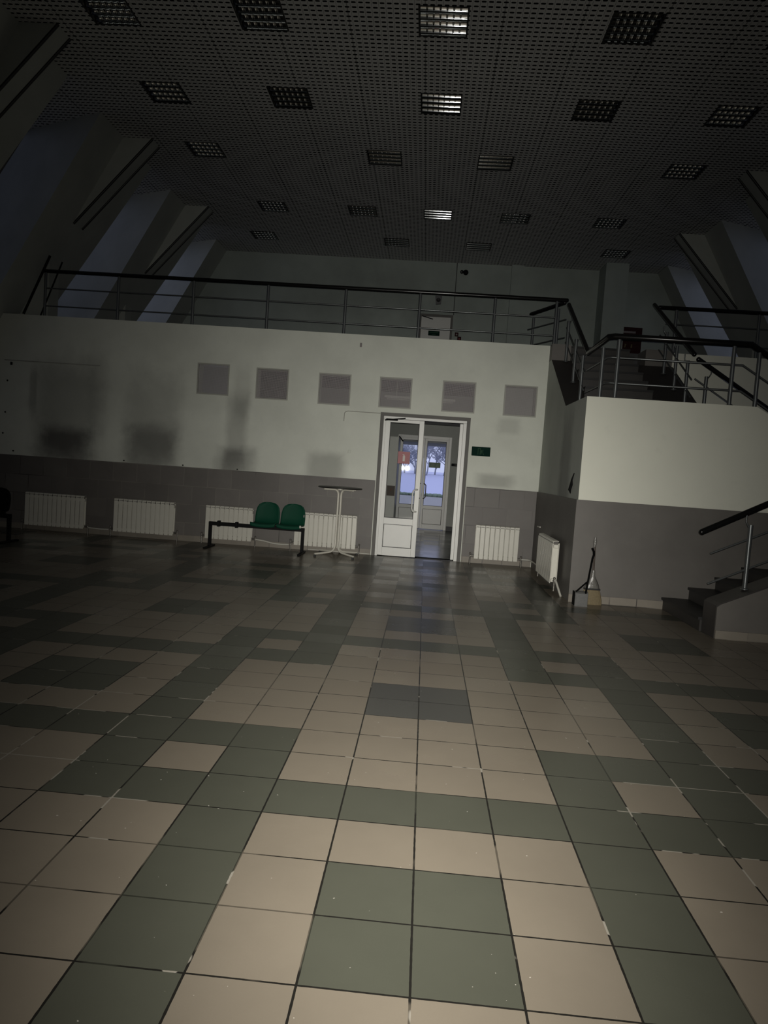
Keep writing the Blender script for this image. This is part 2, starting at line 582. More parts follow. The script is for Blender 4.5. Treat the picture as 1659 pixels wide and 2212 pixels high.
    def build(self, name, parent=None, loc=None):
        me = bpy.data.meshes.new(name)
        me.from_pydata(self.v, [], self.f)
        for s in self.slots:
            me.materials.append(MATS[s])
        me.polygons.foreach_set('material_index', self.m)
        me.polygons.foreach_set('use_smooth', self.sm)
        me.update()
        import bmesh
        bm = bmesh.new()
        bm.from_mesh(me)
        bmesh.ops.recalc_face_normals(bm, faces=bm.faces)
        bm.to_mesh(me)
        bm.free()
        o = bpy.data.objects.new(name, me)
        COL.objects.link(o)
        if parent is not None:
            o.parent = parent
        if loc is not None:
            o.location = loc
        return o


def tag(o, label=None, cat=None, group=None, kind=None):
    for k, v in (('label', label), ('category', cat), ('group', group), ('kind', kind)):
        if v:
            o[k] = v
    return o


def thing(name, label, cat, loc=(0, 0, 0), rot=0.0, group=None):
    o = bpy.data.objects.new(name, None)
    o.empty_display_size = 0.1
    COL.objects.link(o)
    o.location = loc
    o.rotation_euler = (0, 0, rot)
    return tag(o, label, cat, group)


def struct(name, mb, parent=None, label=None):
    o = mb.build(name, parent)
    if parent is None:
        o['kind'] = 'structure'
    if label:
        o['label'] = label
    return o


def dup(root, loc, rot, label=None, group=None):
    r = root.copy()
    COL.objects.link(r)
    r.location = loc
    r.rotation_euler = (0, 0, rot)
    if label:
        r['label'] = label
    if group:
        r['group'] = group
    for ch in list(root.children):
        c = ch.copy()
        COL.objects.link(c)
        c.parent = r
        for g in list(ch.children):
            d = g.copy()
            COL.objects.link(d)
            d.parent = c
    return r


# ------------------------------------------------------------------ dimensions
YW = 10.30          # face of the wall under the gallery
ZG = 3.74           # gallery floor level
XR = 1.86           # side face of the stair landing block
YB = 7.10           # front face of the stair landing block
ZL = 2.577          # landing level
YG = 17.30          # gallery back wall
ZC = 7.00           # ceiling
XL, XRC = -5.80, 5.55
LEAN = 0.555
YO = 16.58          # entrance door plane
T = 1 / 3.0

# ------------------------------------------------------------------ floor
mb = MB()


def tile_kind(i, j):
    """pinwheel pattern of the hall floor, period 7 tiles, alternating hand"""
    m = (i + 2) // 7
    a = (i + 2) % 7               # 0..3 field, 4..6 ring column
    q = j - 3
    k = q // 7
    b = q % 7                     # 0..2 ring row, 3..6 field row
    # ring between fields m and m+1 at row k : hand
    if a >= 4 and b <= 2:
        return 'tile_beige' if (a == 5 and b == 1) else 'tile_green'
    even = (m + k) % 2 == 0
    if a < 4 and b <= 2:          # horizontal band across field m at ring row k
        return 'tile_green' if b == (0 if even else 2) else 'tile_beige'
    if a >= 4 and b >= 3:         # vertical band in ring column m between ring rows k and k+1
        return 'tile_green' if a == (6 if even else 4) else 'tile_beige'
    if a in (1, 2) and b in (4, 5):
        return 'tile_grey' if m == 0 and k in (0, 1) else 'tile_green'
    return 'tile_beige'


for j in range(-19, 53):
    for i in range(-37, 34):
        if j > 30:
            if not (-12 <= i < 8) or j > 51:
                continue
            mat = 'tile_vestibule'
        else:
            mat = tile_kind(i, j)
        mb.poly([(i * T, j * T, 0), ((i + 1) * T, j * T, 0), ((i + 1) * T, (j + 1) * T, 0), (i * T, (j + 1) * T, 0)], mat)
struct('floor', mb)

# ------------------------------------------------------------------ ceiling lights layout and ceiling
ROWS = [('nearest', 7.15, [-4.45, -2.52, -0.25, 2.04, 4.04]),
        ('second', 9.13, [-4.45, -2.52, -0.235, 2.055, 4.03]),
        ('third', 11.09, [-4.435, -1.198, 0.758, 4.025]),
        ('fourth', 13.80, [-3.79, -1.83, -0.207, 1.44, 3.43]),
        ('farthest', 15.84, [-4.44, -1.173, 0.813, 4.085])]
HL = 0.30
mb = MB()
ys = sorted(set([-6.0, YG] + [y + s * HL for _, y, _ in ROWS for s in (-1, 1)]))
for a, b in zip(ys[:-1], ys[1:]):
    holes = []
    for _, y, xs in ROWS:
        if a < y < b:
            holes = sorted(xs)
    x = XL
    for h in holes:
        mb.poly([(x, a, ZC), (h - HL, a, ZC), (h - HL, b, ZC), (x, b, ZC)], 'perforated_panel')
        x = h + HL
    mb.poly([(x, a, ZC), (XRC, a, ZC), (XRC, b, ZC), (x, b, ZC)], 'perforated_panel')


# ------------------------------------------------------------------ folded side walls with slanted dormer windows
def side(sgn, x0, ysh):
    def P(y, z):                      # point on the leaning plane
        return (x0 + sgn * LEAN * (ZC - z), y, z)
    wall = MB()
    wname = 'wall_left' if sgn < 0 else 'wall_right'
    per = 3.26
    wins, fins = [], []
    for k in range(-1, 7):
        yD = 17.25 + ysh - per * k if k >= 0 else None
        yC = 16.36 + ysh - per * k
        yA = 15.28 + ysh - per * k    # dormer near jamb at the ceiling
        yAp = yA - per                # jamb of the next dormer nearer the hall entrance
        if k >= 0:
            yN = yA + per             # far jamb beyond
            far_t = min(yN, YG)
            zA = lambda y, z: y - 0.165 * (ZC - z)
            if k == 0:
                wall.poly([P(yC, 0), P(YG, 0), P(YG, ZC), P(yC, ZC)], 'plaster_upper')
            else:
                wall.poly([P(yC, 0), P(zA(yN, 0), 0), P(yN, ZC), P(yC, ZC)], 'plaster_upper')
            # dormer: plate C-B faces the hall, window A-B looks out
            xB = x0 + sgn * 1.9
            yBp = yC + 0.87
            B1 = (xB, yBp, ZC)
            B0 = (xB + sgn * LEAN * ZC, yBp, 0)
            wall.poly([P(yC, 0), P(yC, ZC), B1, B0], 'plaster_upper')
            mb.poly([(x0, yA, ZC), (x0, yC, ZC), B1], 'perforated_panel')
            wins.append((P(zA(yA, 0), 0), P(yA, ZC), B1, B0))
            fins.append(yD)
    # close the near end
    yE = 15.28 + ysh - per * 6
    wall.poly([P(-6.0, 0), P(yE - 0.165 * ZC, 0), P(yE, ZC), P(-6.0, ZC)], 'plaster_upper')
    w = struct(wname, wall)
    for n, (a0, a1, b1, b0) in enumerate(wins):
        base = 1 if sgn < 0 else 8
        f = MB()
        a0, a1, b1, b0 = map(Vector, (a0, a1, b1, b0))
        for t in (0.5, 0.97):
            f.tube([a0.lerp(b0, t), a1.lerp(b1, t)], 0.03, 'casing_grey', 6)
        for t in (0.0, 0.33, 0.66, 1.0):
            f.tube([a0.lerp(a1, t).lerp(b0.lerp(b1, t), 0.2), b0.lerp(b1, t)], 0.03, 'casing_grey', 6)
        win = struct('window_%d' % (base + n), f)
        g = MB()
        g.poly([a0, a1, b1, b0], 'window_glass_' + 'abc'[min(n, 2)])
        g.build('pane', win)
    for n, y in enumerate(fins):
        if y > YG - 0.4:
            continue
        f = MB()
        th = 0.34
        E = (x0 - sgn * 0.52, ZC)
        zm = 5.47
        M_ = (x0 + sgn * LEAN * (ZC - zm), zm)
        f.prism([(x0, ZC), E, M_], 1, y, y + th, 'plaster_upper')
        za = 4.75
        xa = x0 + sgn * LEAN * (ZC - za)
        f.prism([(xa, za), (xa - sgn * 0.02, 0), (x0 + sgn * LEAN * ZC, 0)], 1, y, y + th, 'plaster_upper')
        tr = struct('trim_%d' % (n + (1 if sgn < 0 else 8)), f)
        b = MB()
        d = Vector((M_[0] - E[0], 0, M_[1] - E[1]))
        nrm = Vector((-d.z, 0, d.x)).normalized()
        if nrm.x * sgn > 0:
            nrm = -nrm
        for yy in (y + 0.012, y + th - 0.012):
            s0 = Vector((E[0], yy, E[1])) + nrm * 0.004
            s1 = Vector((M_[0], yy, M_[1])) + nrm * 0.004
            b.tube([s0, s1], 0.022, 'black_trim', 6)
        b.build('edge_strip', tr)


side(-1, XL, 0.0)
side(1, XRC, 0.19)
struct('ceiling', mb)

# ------------------------------------------------------------------ shell: rear wall, gallery slab and back wall, entrance wall
mb = MB()
mb.poly([(-13, -6, 0), (13, -6, 0), (13, -6, ZC), (-13, -6, ZC)], 'plaster_upper')
struct('wall_rear', mb)


mb = MB()
mb.box(-10.5, XR, YW + 0.25, YG, ZG - 0.28, ZG, 'dark_beam')
mb.box(XR, 3.81, YW + 0.25, YG, ZG - 0.28, ZG, 'dark_beam')
mb.box(3.81, 10.5, YW + 0.201, YG, ZG - 0.28, ZG, 'dark_beam')
struct('floor_gallery', mb)

mb = MB()
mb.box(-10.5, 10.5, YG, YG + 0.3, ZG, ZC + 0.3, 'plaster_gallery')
mb.box(1.79, 2.11, YG - 0.10, YG, ZG, ZC, 'plaster_gallery')
mb.box(4.06, 4.62, YG - 0.75, YG, ZG, ZC, 'plaster_gallery')
mb.box(0.355, 0.375, YG - 0.012, YG, 5.65, ZC, 'dark_beam')
struct('wall_gallery', mb)


def wall_with_holes(mb, x0, x1, z0, z1, holes, y, th, mat, mat_in=None):
    """wall in the xz plane, front face at y, with rectangular openings and their reveals"""
    xs = sorted(set([x0, x1] + [h[0] for h in holes] + [h[1] for h in holes]))
    zs = sorted(set([z0, z1] + [h[2] for h in holes] + [h[3] for h in holes]))
    for xa, xb in zip(xs[:-1], xs[1:]):
        for za, zb in zip(zs[:-1], zs[1:]):
            cx, cz = (xa + xb) / 2, (za + zb) / 2
            if any(h[0] < cx < h[1] and h[2] < cz < h[3] for h in holes):
                continue
            mb.poly([(xa, y, za), (xb, y, za), (xb, y, zb), (xa, y, zb)], mat)
            mb.poly([(xa, y + th, za), (xb, y + th, za), (xb, y + th, zb), (xa, y + th, zb)], mat_in or mat)
    for (a, b, c, d) in holes:
        for q in (((a, c), (b, c)), ((a, d), (b, d)), ((a, c), (a, d)), ((b, c), (b, d))):
            (xa, za), (xb, zb) = q
            mb.poly([(xa, y, za), (xb, y, zb), (xb, y + th, zb), (xa, y + th, za)], mat)


VENTS = [(-4.09, -3.575, 2.585, 3.075), (-3.06, -2.54, 2.57, 3.055), (-1.975, -1.465, 2.547, 3.034),
         (-0.932, -0.42, 2.558, 3.033), (0.138, 0.658, 2.555, 3.034), (1.18, 1.69, 2.555, 3.03)]
DX0, DX1, DZ = -0.845, 0.575, 2.40
mb = MB()
wall_with_holes(mb, -10.5, XR, 0, ZG, VENTS + [(DX0, DX1, 0, DZ)], YW, 0.25, 'wall_plaster', 'vest_wall')
mb.poly([(-10.5, YW, ZG), (XR, YW, ZG), (XR, YW + 0.25, ZG), (-10.5, YW + 0.25, ZG)], 'wall_plaster')
# gallery front right of the upper stair
mb.box(3.81, 10.5, YW, YW + 0.2, 0, ZG, 'wall_plaster_block')
struct('wall_back', mb)

# tiled dado and base course along the back wall
mb = MB()
mb.box(-10.4, DX0 - 0.07, YW - 0.022, YW, 0.10, 1.29, 'dado_tile')
mb.box(DX1 + 0.07, XR - 0.022, YW - 0.022, YW, 0.10, 1.29, 'dado_tile')
struct('trim_21', mb)
mb = MB()
mb.box(-10.4, DX0 - 0.07, YW - 0.032, YW, 0, 0.10, 'base_tile')
mb.box(DX1 + 0.07, XR - 0.032, YW - 0.032, YW, 0, 0.10, 'base_tile')
struct('baseboard_back', mb)

# vestibule behind the door, plus added partitions that block light beside it
mb = MB()
mb.poly([(-3.6, YW + 0.25, 0), (-3.6, YO, 0), (-3.6, YO, ZG), (-3.6, YW + 0.25, ZG)], 'vest_wall')
mb.poly([(1.2, YW + 0.25, 0), (1.2, YO, 0), (1.2, YO, ZG), (1.2, YW + 0.25, ZG)], 'vest_wall')
mb.poly([(-10.4, 12.6, 0), (-3.6, 12.6, 0), (-3.6, 12.6, ZG - 0.28), (-10.4, 12.6, ZG - 0.28)], 'vest_wall')  # from here on: partitions added to keep the outer mesh openings dark
mb.poly([(1.2, 11.8, 0), (6.0, 11.8, 0), (6.0, 11.8, ZG - 0.28), (1.2, 11.8, ZG - 0.28)], 'vest_wall')
mb.poly([(1.85, YW + 0.25, 0), (1.85, 11.8, 0), (1.85, 11.8, ZG - 0.28), (1.85, YW + 0.25, ZG - 0.28)], 'vest_wall')
mb.poly([(-5.2, YW + 0.25, 0), (-5.2, 12.6, 0), (-5.2, 12.6, ZG - 0.28), (-5.2, YW + 0.25, ZG - 0.28)], 'vest_wall')
struct('wall_vestibule_and_blockers', mb)
mb = MB()
wall_with_holes(mb, -10.5, 10.5, 0, ZG, [(-0.83, 0.55, 0, 2.40)], YO, 0.5, 'vest_wall')
mb.box(-3.55, 1.15, YO - 0.25, YO - 0.002, 2.69, 2.98, 'dark_beam')
struct('wall_entrance', mb)
mb = MB()
mb.box(0.56, 1.19, YO - 0.015, YO - 0.001, 0, 0.11, 'dark_beam')
mb.box(-3.5, -0.85, YO - 0.015, YO - 0.001, 0, 0.11, 'dark_beam')
struct('baseboard_entrance', mb)


# ------------------------------------------------------------------ stair landing block with the upper flight
SLOPE = 0.567
YS0 = 8.47                      # foot of the upper flight
YS1 = YS0 + (ZG - 0.27 - ZL) / SLOPE
mb = MB()
# side face (towards the hall), top edge follows the stringer
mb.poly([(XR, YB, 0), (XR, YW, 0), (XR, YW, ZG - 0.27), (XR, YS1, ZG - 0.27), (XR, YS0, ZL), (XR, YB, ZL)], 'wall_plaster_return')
struct('wall_landing_side', mb)
mb = MB()
# front face, falling with the hidden outer flight at its right end
XF = 3.92
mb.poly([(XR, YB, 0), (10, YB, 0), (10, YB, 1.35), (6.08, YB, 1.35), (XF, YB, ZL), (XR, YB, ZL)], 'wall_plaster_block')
mb.poly([(XR + 0.001, YB + 0.14, 0), (10, YB + 0.14, 0), (10, YB + 0.14, 1.35), (6.08, YB + 0.14, 1.35), (XF, YB + 0.14, ZL), (XR + 0.001, YB + 0.14, ZL)], 'wall_plaster_block')
for a, b in (((XR, ZL), (XF, ZL)), ((XF, ZL), (6.08, 1.35)), ((6.08, 1.35), (10, 1.35))):
    mb.poly([(a[0], YB, a[1]), (b[0], YB, b[1]), (b[0], YB + 0.14, b[1]), (a[0], YB + 0.14, a[1])], 'wall_plaster_block')
struct('wall_landing_front', mb)
mb = MB()
mb.box(XR - 0.022, XR, YB - 0.022, YW, 0.0, 1.29, 'dado_paint')
mb.box(XR, 10, YB - 0.022, YB, 0.10, 1.29, 'dado_paint')
struct('trim_22', mb)
mb = MB()
mb.box(XR - 0.024, 3.0, YB - 0.034, YB, 0, 0.10, 'base_tile')
struct('baseboard_landing', mb)

up = thing('upper_staircase', 'short dark flight from the landing up to the gallery, between sloping side kerbs', 'staircase', (0, 0, 0))
mb = MB()
mb.box(XR + 0.005, XF, YB + 0.15, YS0, ZL - 0.2, ZL - 0.005, 'step_dark')
mb.build('landing', up)
NR = 7
rise = (ZG - ZL) / NR
for k in range(NR):
    z = ZL + rise * (k + 1)
    y = YS0 + 0.29 * k
    y2 = YW + 0.2 if k == NR - 1 else y + 0.30
    s = MB()
    s.box(2.17, 3.15, y, max(y2, y + 0.06), z - rise, z - 0.03, 'step_riser')
    s.box(2.17, 3.15, y - 0.02, max(y2, y + 0.06), z - 0.03, z, 'nosing')
    s.build('step', up)
for (xa, xb) in ((XR + 0.001, 2.17), (3.15, 3.81)):
    s = MB()
    s.prism([(YS0 - 0.02, ZL - 0.2), (YW, ZL - 0.2), (YW, ZG - 0.27), (YS1, ZG - 0.27), (YS0, ZL), (YS0 - 0.02, ZL)], 0, xa, xb, 'step_dark')
    s.build('stringer', up)
    s = MB()
    s.box(xa if xa < 3 else 3.38, xb, YS1 + 0.05, YW + 0.249, ZG - 0.269, ZG, 'dado_paint')
    s.build('kerb_end', up)

# ------------------------------------------------------------------ lower staircase along the landing block
lo = thing('lower_staircase', 'dark stairs climbing to the right along the block, behind a low sloping parapet', 'staircase', (0, 0, 0))
for k in range(9):
    x = 3.0 + 0.31 * k
    z = 0.15 * (k + 1)
    s = MB()
    s.box(x, x + 0.32, 5.86, YB - 0.024, 0 if k < 3 else z - 0.3, z - 0.03, 'step_riser')
    s.box(x - 0.02, x + 0.32, 5.86, YB - 0.024, z - 0.03, z, 'nosing')
    s.build('step', lo)
s = MB()
s.box(5.79, 8.0, 5.5, YB - 0.025, 1.15, 1.35, 'step_dark')
s.build('landing', lo)
s = MB()
sl = [(3.02, 0.0), (6.3, 0.0), (6.3, 1.86), (3.06, 0.37), (3.02, 0.34)]
s.prism(sl, 1, 5.52, 5.85, 'step_dark')
s.build('parapet', lo)
s = MB()
s.prism([(3.022, 0.09), (6.3, 0.09), (6.3, 1.84), (3.06, 0.36), (3.022, 0.33)], 1, 5.50, 5.519, 'dado_paint')
s.build('parapet_face', lo)
s = MB()
s.box(3.024, 6.3, 5.488, 5.518, 0, 0.09, 'base_tile')
s.build('skirting', lo)
# outer flight falling from the landing to the right
fl = thing('outer_staircase', 'flight falling to the right from the landing, mostly hidden behind the block', 'staircase', (0, 0, 0))
for k in range(7):
    x = XF + 0.3 * k
    z = ZL - 0.005 - 0.17 * (k + 1)
    s = MB()
    s.box(x, x + 0.31, YB + 0.15, 8.42, z - 0.2, z, 'step_riser')
    s.build('step', fl)


# ------------------------------------------------------------------ railings
def rail_set(name, label, path, posts, bars, rail_r=0.033, rail_mat='black_gloss', hook=None, cap=True):
    root = thing(name, label, 'railing', (0, 0, 0))
    m = MB()
    m.tube(path, rail_r, rail_mat, 12)
    if cap:
        for e in (path[0], path[-1]):
            m.sphere(e, rail_r * 1.0, rail_mat, 10)
    m.build('handrail', root)
    for (p0, p1) in posts:
        m = MB()
        p0, p1 = Vector(p0), Vector(p1)
        m.tube([p0, p1], 0.024, 'rail_steel', 10)
        m.lathe([(0.045, p0.z), (0.045, p0.z + 0.012), (0.02, p0.z + 0.016)], 'rail_steel', p0.x, p0.y, 12)
        if hook:
            h = Vector(hook)
            t = Vector((p1.x, p1.y, p1.z - 0.03))
            m.tube([t, t + h * 0.5 + Vector((0, 0, -0.005)), t + h + Vector((0, 0, 0.03)), t + h + Vector((0, 0, 0.10))], 0.008, 'rail_steel', 6)
        m.build('post', root)
    for b in bars:
        m = MB()
        m.tube(b, 0.012, 'rail_steel', 8)
        m.build('bar', root)
    return root


ZR = 4.53
yr = YW + 0.11
px_ = [-6.93, -5.62, -4.29, -2.985, -1.64, -0.37, 0.90, 1.93]
rail_set('gallery_railing', 'long black-topped steel railing along the gallery edge above the vents',
         [(-6.95, yr, ZR), (2.09, yr, ZR)],
         [((x, yr, ZG), (x, yr, ZR - 0.03)) for x in px_],
         [[(-6.95, yr, z), (1.95, yr, z)] for z in (3.93, 4.235)])
rail_set('return_railing', 'short railing piece turning back from the right end of the gallery railing',
         [(2.08, yr + 0.13, ZR - 0.01), (1.66, 11.55, ZR - 0.01)],
         [((2.0, yr + 0.2, ZG), (2.0, yr + 0.2, ZR - 0.1)), ((1.70, 11.45, ZG), (1.70, 11.45, ZR - 0.1))],
         [[(2.12, yr + 0.1, z), (1.62, 11.55, z)] for z in (3.93, 4.235)])


def st(y, off):
    return ZL + SLOPE * (y - YS0) + off


rail_set('stair_railing', 'left sloping railing of the short upper flight',
         [(2.10, 10.24, 4.42), (2.10, 8.42, 3.345)],
         [((2.08, y, st(y, 0)), (2.08, y, st(y, 0.66))) for y in (10.0, 9.24, 8.63)],
         [[(2.09, 10.2, st(10.2, o)), (2.09, 8.47, st(8.47, o))] for o in (0.24, 0.48)], hook=(0.05, 0, 0.02))
rail_set('stair_railing', 'right sloping railing of the short upper flight',
         [(3.58, 10.55, 4.57), (3.58, 8.45, 3.41)],
         [((3.58, y, st(y, 0) - (0.0)), (3.58, y, st(y, 0.66))) for y in (9.75, 9.2, 8.68)],
         [[(3.58, 10.1, st(10.1, o)), (3.58, 8.47, st(8.47, o))] for o in (0.24, 0.48)], hook=(-0.05, 0, 0.02))
yf = YB + 0.10
D2 = -0.60
rail_set('landing_railing', 'black-topped railing along the front edge of the stair landing',
         [(2.10, 8.40, 3.33), (2.10, yf + 0.06, 3.345), (2.16, yf, 3.345), (3.82, yf, 3.345), (5.0, yf, 3.345 + D2 * 1.18)],
         [((x, y, ZL), (x, y, h)) for x, y, h in ((2.06, yf + 0.12, 3.22), (2.22, yf, 3.31), (3.62, yf, 3.31))] +
         [((3.93, yf, ZL - 0.01), (3.93, yf, 3.25)), ((4.75, yf, ZL - 0.5), (4.75, yf, 2.76))],
         [[(2.10, 8.40, z), (2.10, yf + 0.05, z), (2.15, yf, z), (3.74, yf, z), (5.0, yf, z + D2 * 1.26)] for z in (2.77, 3.085)], rail_r=0.036)
rail_set('flight_railing', 'far railing of the flight falling to the right from the landing',
         [(3.62, 8.38, 3.33), (5.2, 8.38, 3.33 - 0.62 * 1.58)],
         [((3.75, 8.38, ZL - 0.01), (3.75, 8.38, 3.10)), ((5.0, 8.38, 1.8), (5.0, 8.38, 2.4))],
         [[(3.59, 8.38, 3.06), (5.2, 8.38, 3.06 - 0.62 * 1.61)]], hook=(0.06, 0, 0.04))
rail_set('gallery_railing', 'right-hand gallery railing above the white wall beyond the stairs',
         [(3.63, yr, 4.50), (8.3, yr, 4.50)],
         [((x, yr, ZG), (x, yr, 4.47)) for x in (3.91, 5.26, 6.6, 7.9)],
         [[(3.75, yr, z), (8.3, yr, z)] for z in (3.93, 4.235)])
rail_set('stair_railing', 'lower stair railing with thick black handrail and one steel post on the parapet',
         [(2.87, 5.70, 1.08), (5.6, 5.70, 2.52)],
         [((3.355, 5.68, 0.51), (3.355, 5.68, 1.19)), ((4.7, 5.68, 1.13), (4.7, 5.68, 1.83))],
         [[(2.97, 5.68, 0.86), (5.6, 5.68, 2.12)], [(2.97, 5.68, 0.54), (5.6, 5.68, 1.80)]], rail_r=0.034, hook=(-0.05, 0, 0.03))

for (a, b, r, lab) in (((-6.88, yr + 0.02, 4.80), (-7.28, yr - 0.05, ZG + 0.02), 0.022, 'thicker black pole leaning at the left end of the gallery railing'),
                       ((-6.73, yr + 0.16, 4.74), (-7.06, yr + 0.10, ZG + 0.02), 0.014, 'thinner black pole leaning just inside the left gallery railing end')):
    m = MB()
    m.tube([a, b], r, 'black_metal', 8)
    tag(m.build('leaning_pole'), lab, 'pole', 'poles at the gallery end')

# ------------------------------------------------------------------ ceiling lights
def make_light():
    root = thing('ceiling_light', 'x', 'ceiling light', (0, 0, 0), group='recessed louvre ceiling lights')
    m = MB()
    h = HL - 0.002
    dz = 0.11
    for q in ([(-h, -h), (h, -h)], [(h, -h), (h, h)], [(h, h), (-h, h)], [(-h, h), (-h, -h)]):
        (xa, ya), (xb, yb) = q
        m.poly([(xa, ya, 0), (xb, yb, 0), (xb, yb, dz), (xa, ya, dz)], 'housing_dark')
    m.poly([(-h, -h, dz), (h, -h, dz), (h, h, dz), (-h, h, dz)], 'housing_dark')
    fr = 0.012
    g = HL + 0.006
    for (xa, xb, ya, yb) in ((-g, g, -g, -h + fr), (-g, g, h - fr, g), (-g, -h + fr, -h, h), (h - fr, g, -h, h)):
        m.box(xa, xb, ya, yb, -0.004, -0.0005, 'housing_dark')
    m.build('housing', root)
    w = 2 * (h - fr) / 4
    lv = MB()
    for t in range(4):
        y0 = -h + fr + t * w
        prof = []
        for k in range(9):                      # two parabolic flanks per trough
            a = k / 8.0
            prof.append((y0 + 0.002 + 0.040 * a * a, 0.002 + 0.066 * a))
        L = [(-h + fr, y, z) for y, z in prof] + [(h - fr, y, z) for y, z in prof]
        lv.mesh(L, [(i, i + 1, i + 10, i + 9) for i in range(8)], 'mirror_metal', True)
        prof = [(y0 + w - (y - y0), z) for y, z in prof]
        L = [(-h + fr, y, z) for y, z in prof] + [(h - fr, y, z) for y, z in prof]
        lv.mesh(L, [(i, i + 1, i + 10, i + 9) for i in range(8)], 'mirror_metal', True)
        for c in range(1, 7):                   # V shaped cross blades
            x = -h + fr + c * 2 * (h - fr) / 7
            for s in (-1, 1):
                q = [(x + s * (0.001 + 0.011 * (a / 4.0) ** 2), 0.001 + 0.046 * a / 4.0) for a in range(5)]
                V = []
                for (xx, zz) in q:
                    e = 0.040 * (zz / 0.068) ** 2
                    V += [(xx, y0 + 0.002 + e, zz), (xx, y0 + w - 0.002 - e, zz)]
                lv.mesh(V, [(2 * i, 2 * i + 1, 2 * i + 3, 2 * i + 2) for i in range(4)], 'mirror_metal', True)
    lv.build('louvre', root)
    for t in range(4):
        tb = MB()
        y = -h + fr + (t + 0.5) * w
        tb.tube([(-h + 0.03, y, 0.082), (h - 0.03, y, 0.082)], 0.013, 'tube_white', 8)
        tb.build('lamp_tube', root)
    return root


proto = make_light()
first = True
NTH = ['first', 'second', 'third', 'fourth', 'fifth']
for rn, y, xs in ROWS:
    for k, x in enumerate(xs):
        lab = 'recessed mirror-louvre ceiling light, %s from the left in the %s row to the camera' % (NTH[k], rn) if rn != 'farthest' else \
            'recessed mirror-louvre ceiling light, %s from the left in the farthest row by the gallery wall' % NTH[k]
        if rn not in ('nearest', 'farthest'):
            lab = 'recessed mirror-louvre ceiling light, %s from the left in the %s row away' % (NTH[k], rn)
        if first:
            proto.location = (x, y, ZC)
            proto['label'] = lab
            first = False
        else:
            dup(proto, (x, y, ZC), 0, lab)

# ------------------------------------------------------------------ meshed square openings
for n, (a, b, c, d) in enumerate(VENTS):
    f = MB()
    w = 0.022
    yq = YW - 0.012
    for (xa, xb, za, zb) in ((a - w, b + w, d, d + w), (a - w, b + w, c - w, c), (a - w, a, c, d), (b, b + w, c, d)):
        f.box(xa, xb, yq, YW + 0.01, za, zb, 'cable_white')
    win = struct('window_%d' % (20 + n), f)
    g = MB()
    g.poly([(a, YW + 0.004, c), (b, YW + 0.004, c), (b, YW + 0.004, d), (a, YW + 0.004, d)], 'screen_mesh')
    MATS['screen_mesh']
    g.build('mesh_screen', win)


# ------------------------------------------------------------------ doors
def leaf(parent, x0, x1, z0, z1, y, th, st_w, glass_z, panel_z, name='leaf', M=None, pane_mat='door_glass'):
    m = MB()
    ga, gb = x0 + st_w, x1 - st_w
    m.box(x0, ga, y, y + th, z0, z1, 'pvc_white', 0.004, M)
    m.box(gb, x1, y, y + th, z0, z1, 'pvc_white', 0.004, M)
    m.box(ga, gb, y, y + th, glass_z[1], z1, 'pvc_white', 0, M)
    m.box(ga, gb, y, y + th, panel_z[1], glass_z[0], 'pvc_white', 0, M)
    m.box(ga, gb, y, y + th, z0, panel_z[0], 'pvc_white', 0, M)
    lf = m.build(name, parent)
    m = MB()
    m.box(ga + 0.008, gb - 0.008, y + 0.018, y + th - 0.018, panel_z[0] + 0.008, panel_z[1] - 0.008, 'pvc_white', 0.004, M)
    m.build('panel', lf)
    m = MB()
    for (xa, xb, za, zb) in ((ga, ga + 0.008, glass_z[0], glass_z[1]), (gb - 0.008, gb, glass_z[0], glass_z[1]),
                             (ga, gb, glass_z[0], glass_z[0] + 0.008), (ga, gb, glass_z[1] - 0.008, glass_z[1]),
                             (ga, ga + 0.008, panel_z[0], panel_z[1]), (gb - 0.008, gb, panel_z[0], panel_z[1]),
                             (ga, gb, panel_z[0], panel_z[0] + 0.008), (ga, gb, panel_z[1] - 0.008, panel_z[1])):
        m.box(xa, xb, y + 0.006, y + th - 0.006, za, zb, 'dark_rubber', 0, M)
    m.build('gasket', lf)
    m = MB()
    for yy in (y + th * 0.35, y + th * 0.65):
        v = [(ga + 0.008, yy, glass_z[0] + 0.008), (gb - 0.008, yy, glass_z[0] + 0.008), (gb - 0.008, yy, glass_z[1] - 0.008), (ga + 0.008, yy, glass_z[1] - 0.008)]
        if yy > y + th / 2:
            v = [(p[0], p[1] + 0.0035 * (p[0] - ga) / (gb - ga), p[2]) for p in v]     # double glazing is never quite parallel
        if M is not None:
            v = [tuple(M @ Vector(p)) for p in v]
        m.poly(v, pane_mat)
    m.build('pane', lf)
    return lf


d1 = bpy.data.objects.new('door_1', None)
COL.objects.link(d1)
d1['kind'] = 'structure'
m = MB()
cw = 0.055
m.box(DX0 - cw, DX0, YW - 0.03, YW + 0.02, 0, DZ + cw, 'casing_grey')
m.box(DX1, DX1 + cw, YW - 0.03, YW + 0.02, 0, DZ + cw, 'casing_grey')
m.box(DX0, DX1, YW - 0.03, YW + 0.02, DZ, DZ + cw, 'casing_grey')
m.build('casing', d1)
m = MB()
m.box(DX0 + 0.002, DX0 + 0.045, YW - 0.012, YW + 0.06, 0.0, DZ - 0.045, 'pvc_white', 0.004)
m.box(DX1 - 0.06, DX1 - 0.002, YW - 0.012, YW + 0.06, 0.0, DZ - 0.045, 'pvc_white', 0.004)
m.box(DX0 + 0.002, DX1 - 0.002, YW - 0.012, YW + 0.06, DZ - 0.045, DZ - 0.001, 'pvc_white', 0.004)
m.build('frame', d1)
lf = leaf(d1, DX0 + 0.04, -0.145, 0.012, DZ - 0.05, YW + 0.0, 0.06, 0.082, (0.665, 2.30), (0.155, 0.558))
m = MB()
hx = -0.185
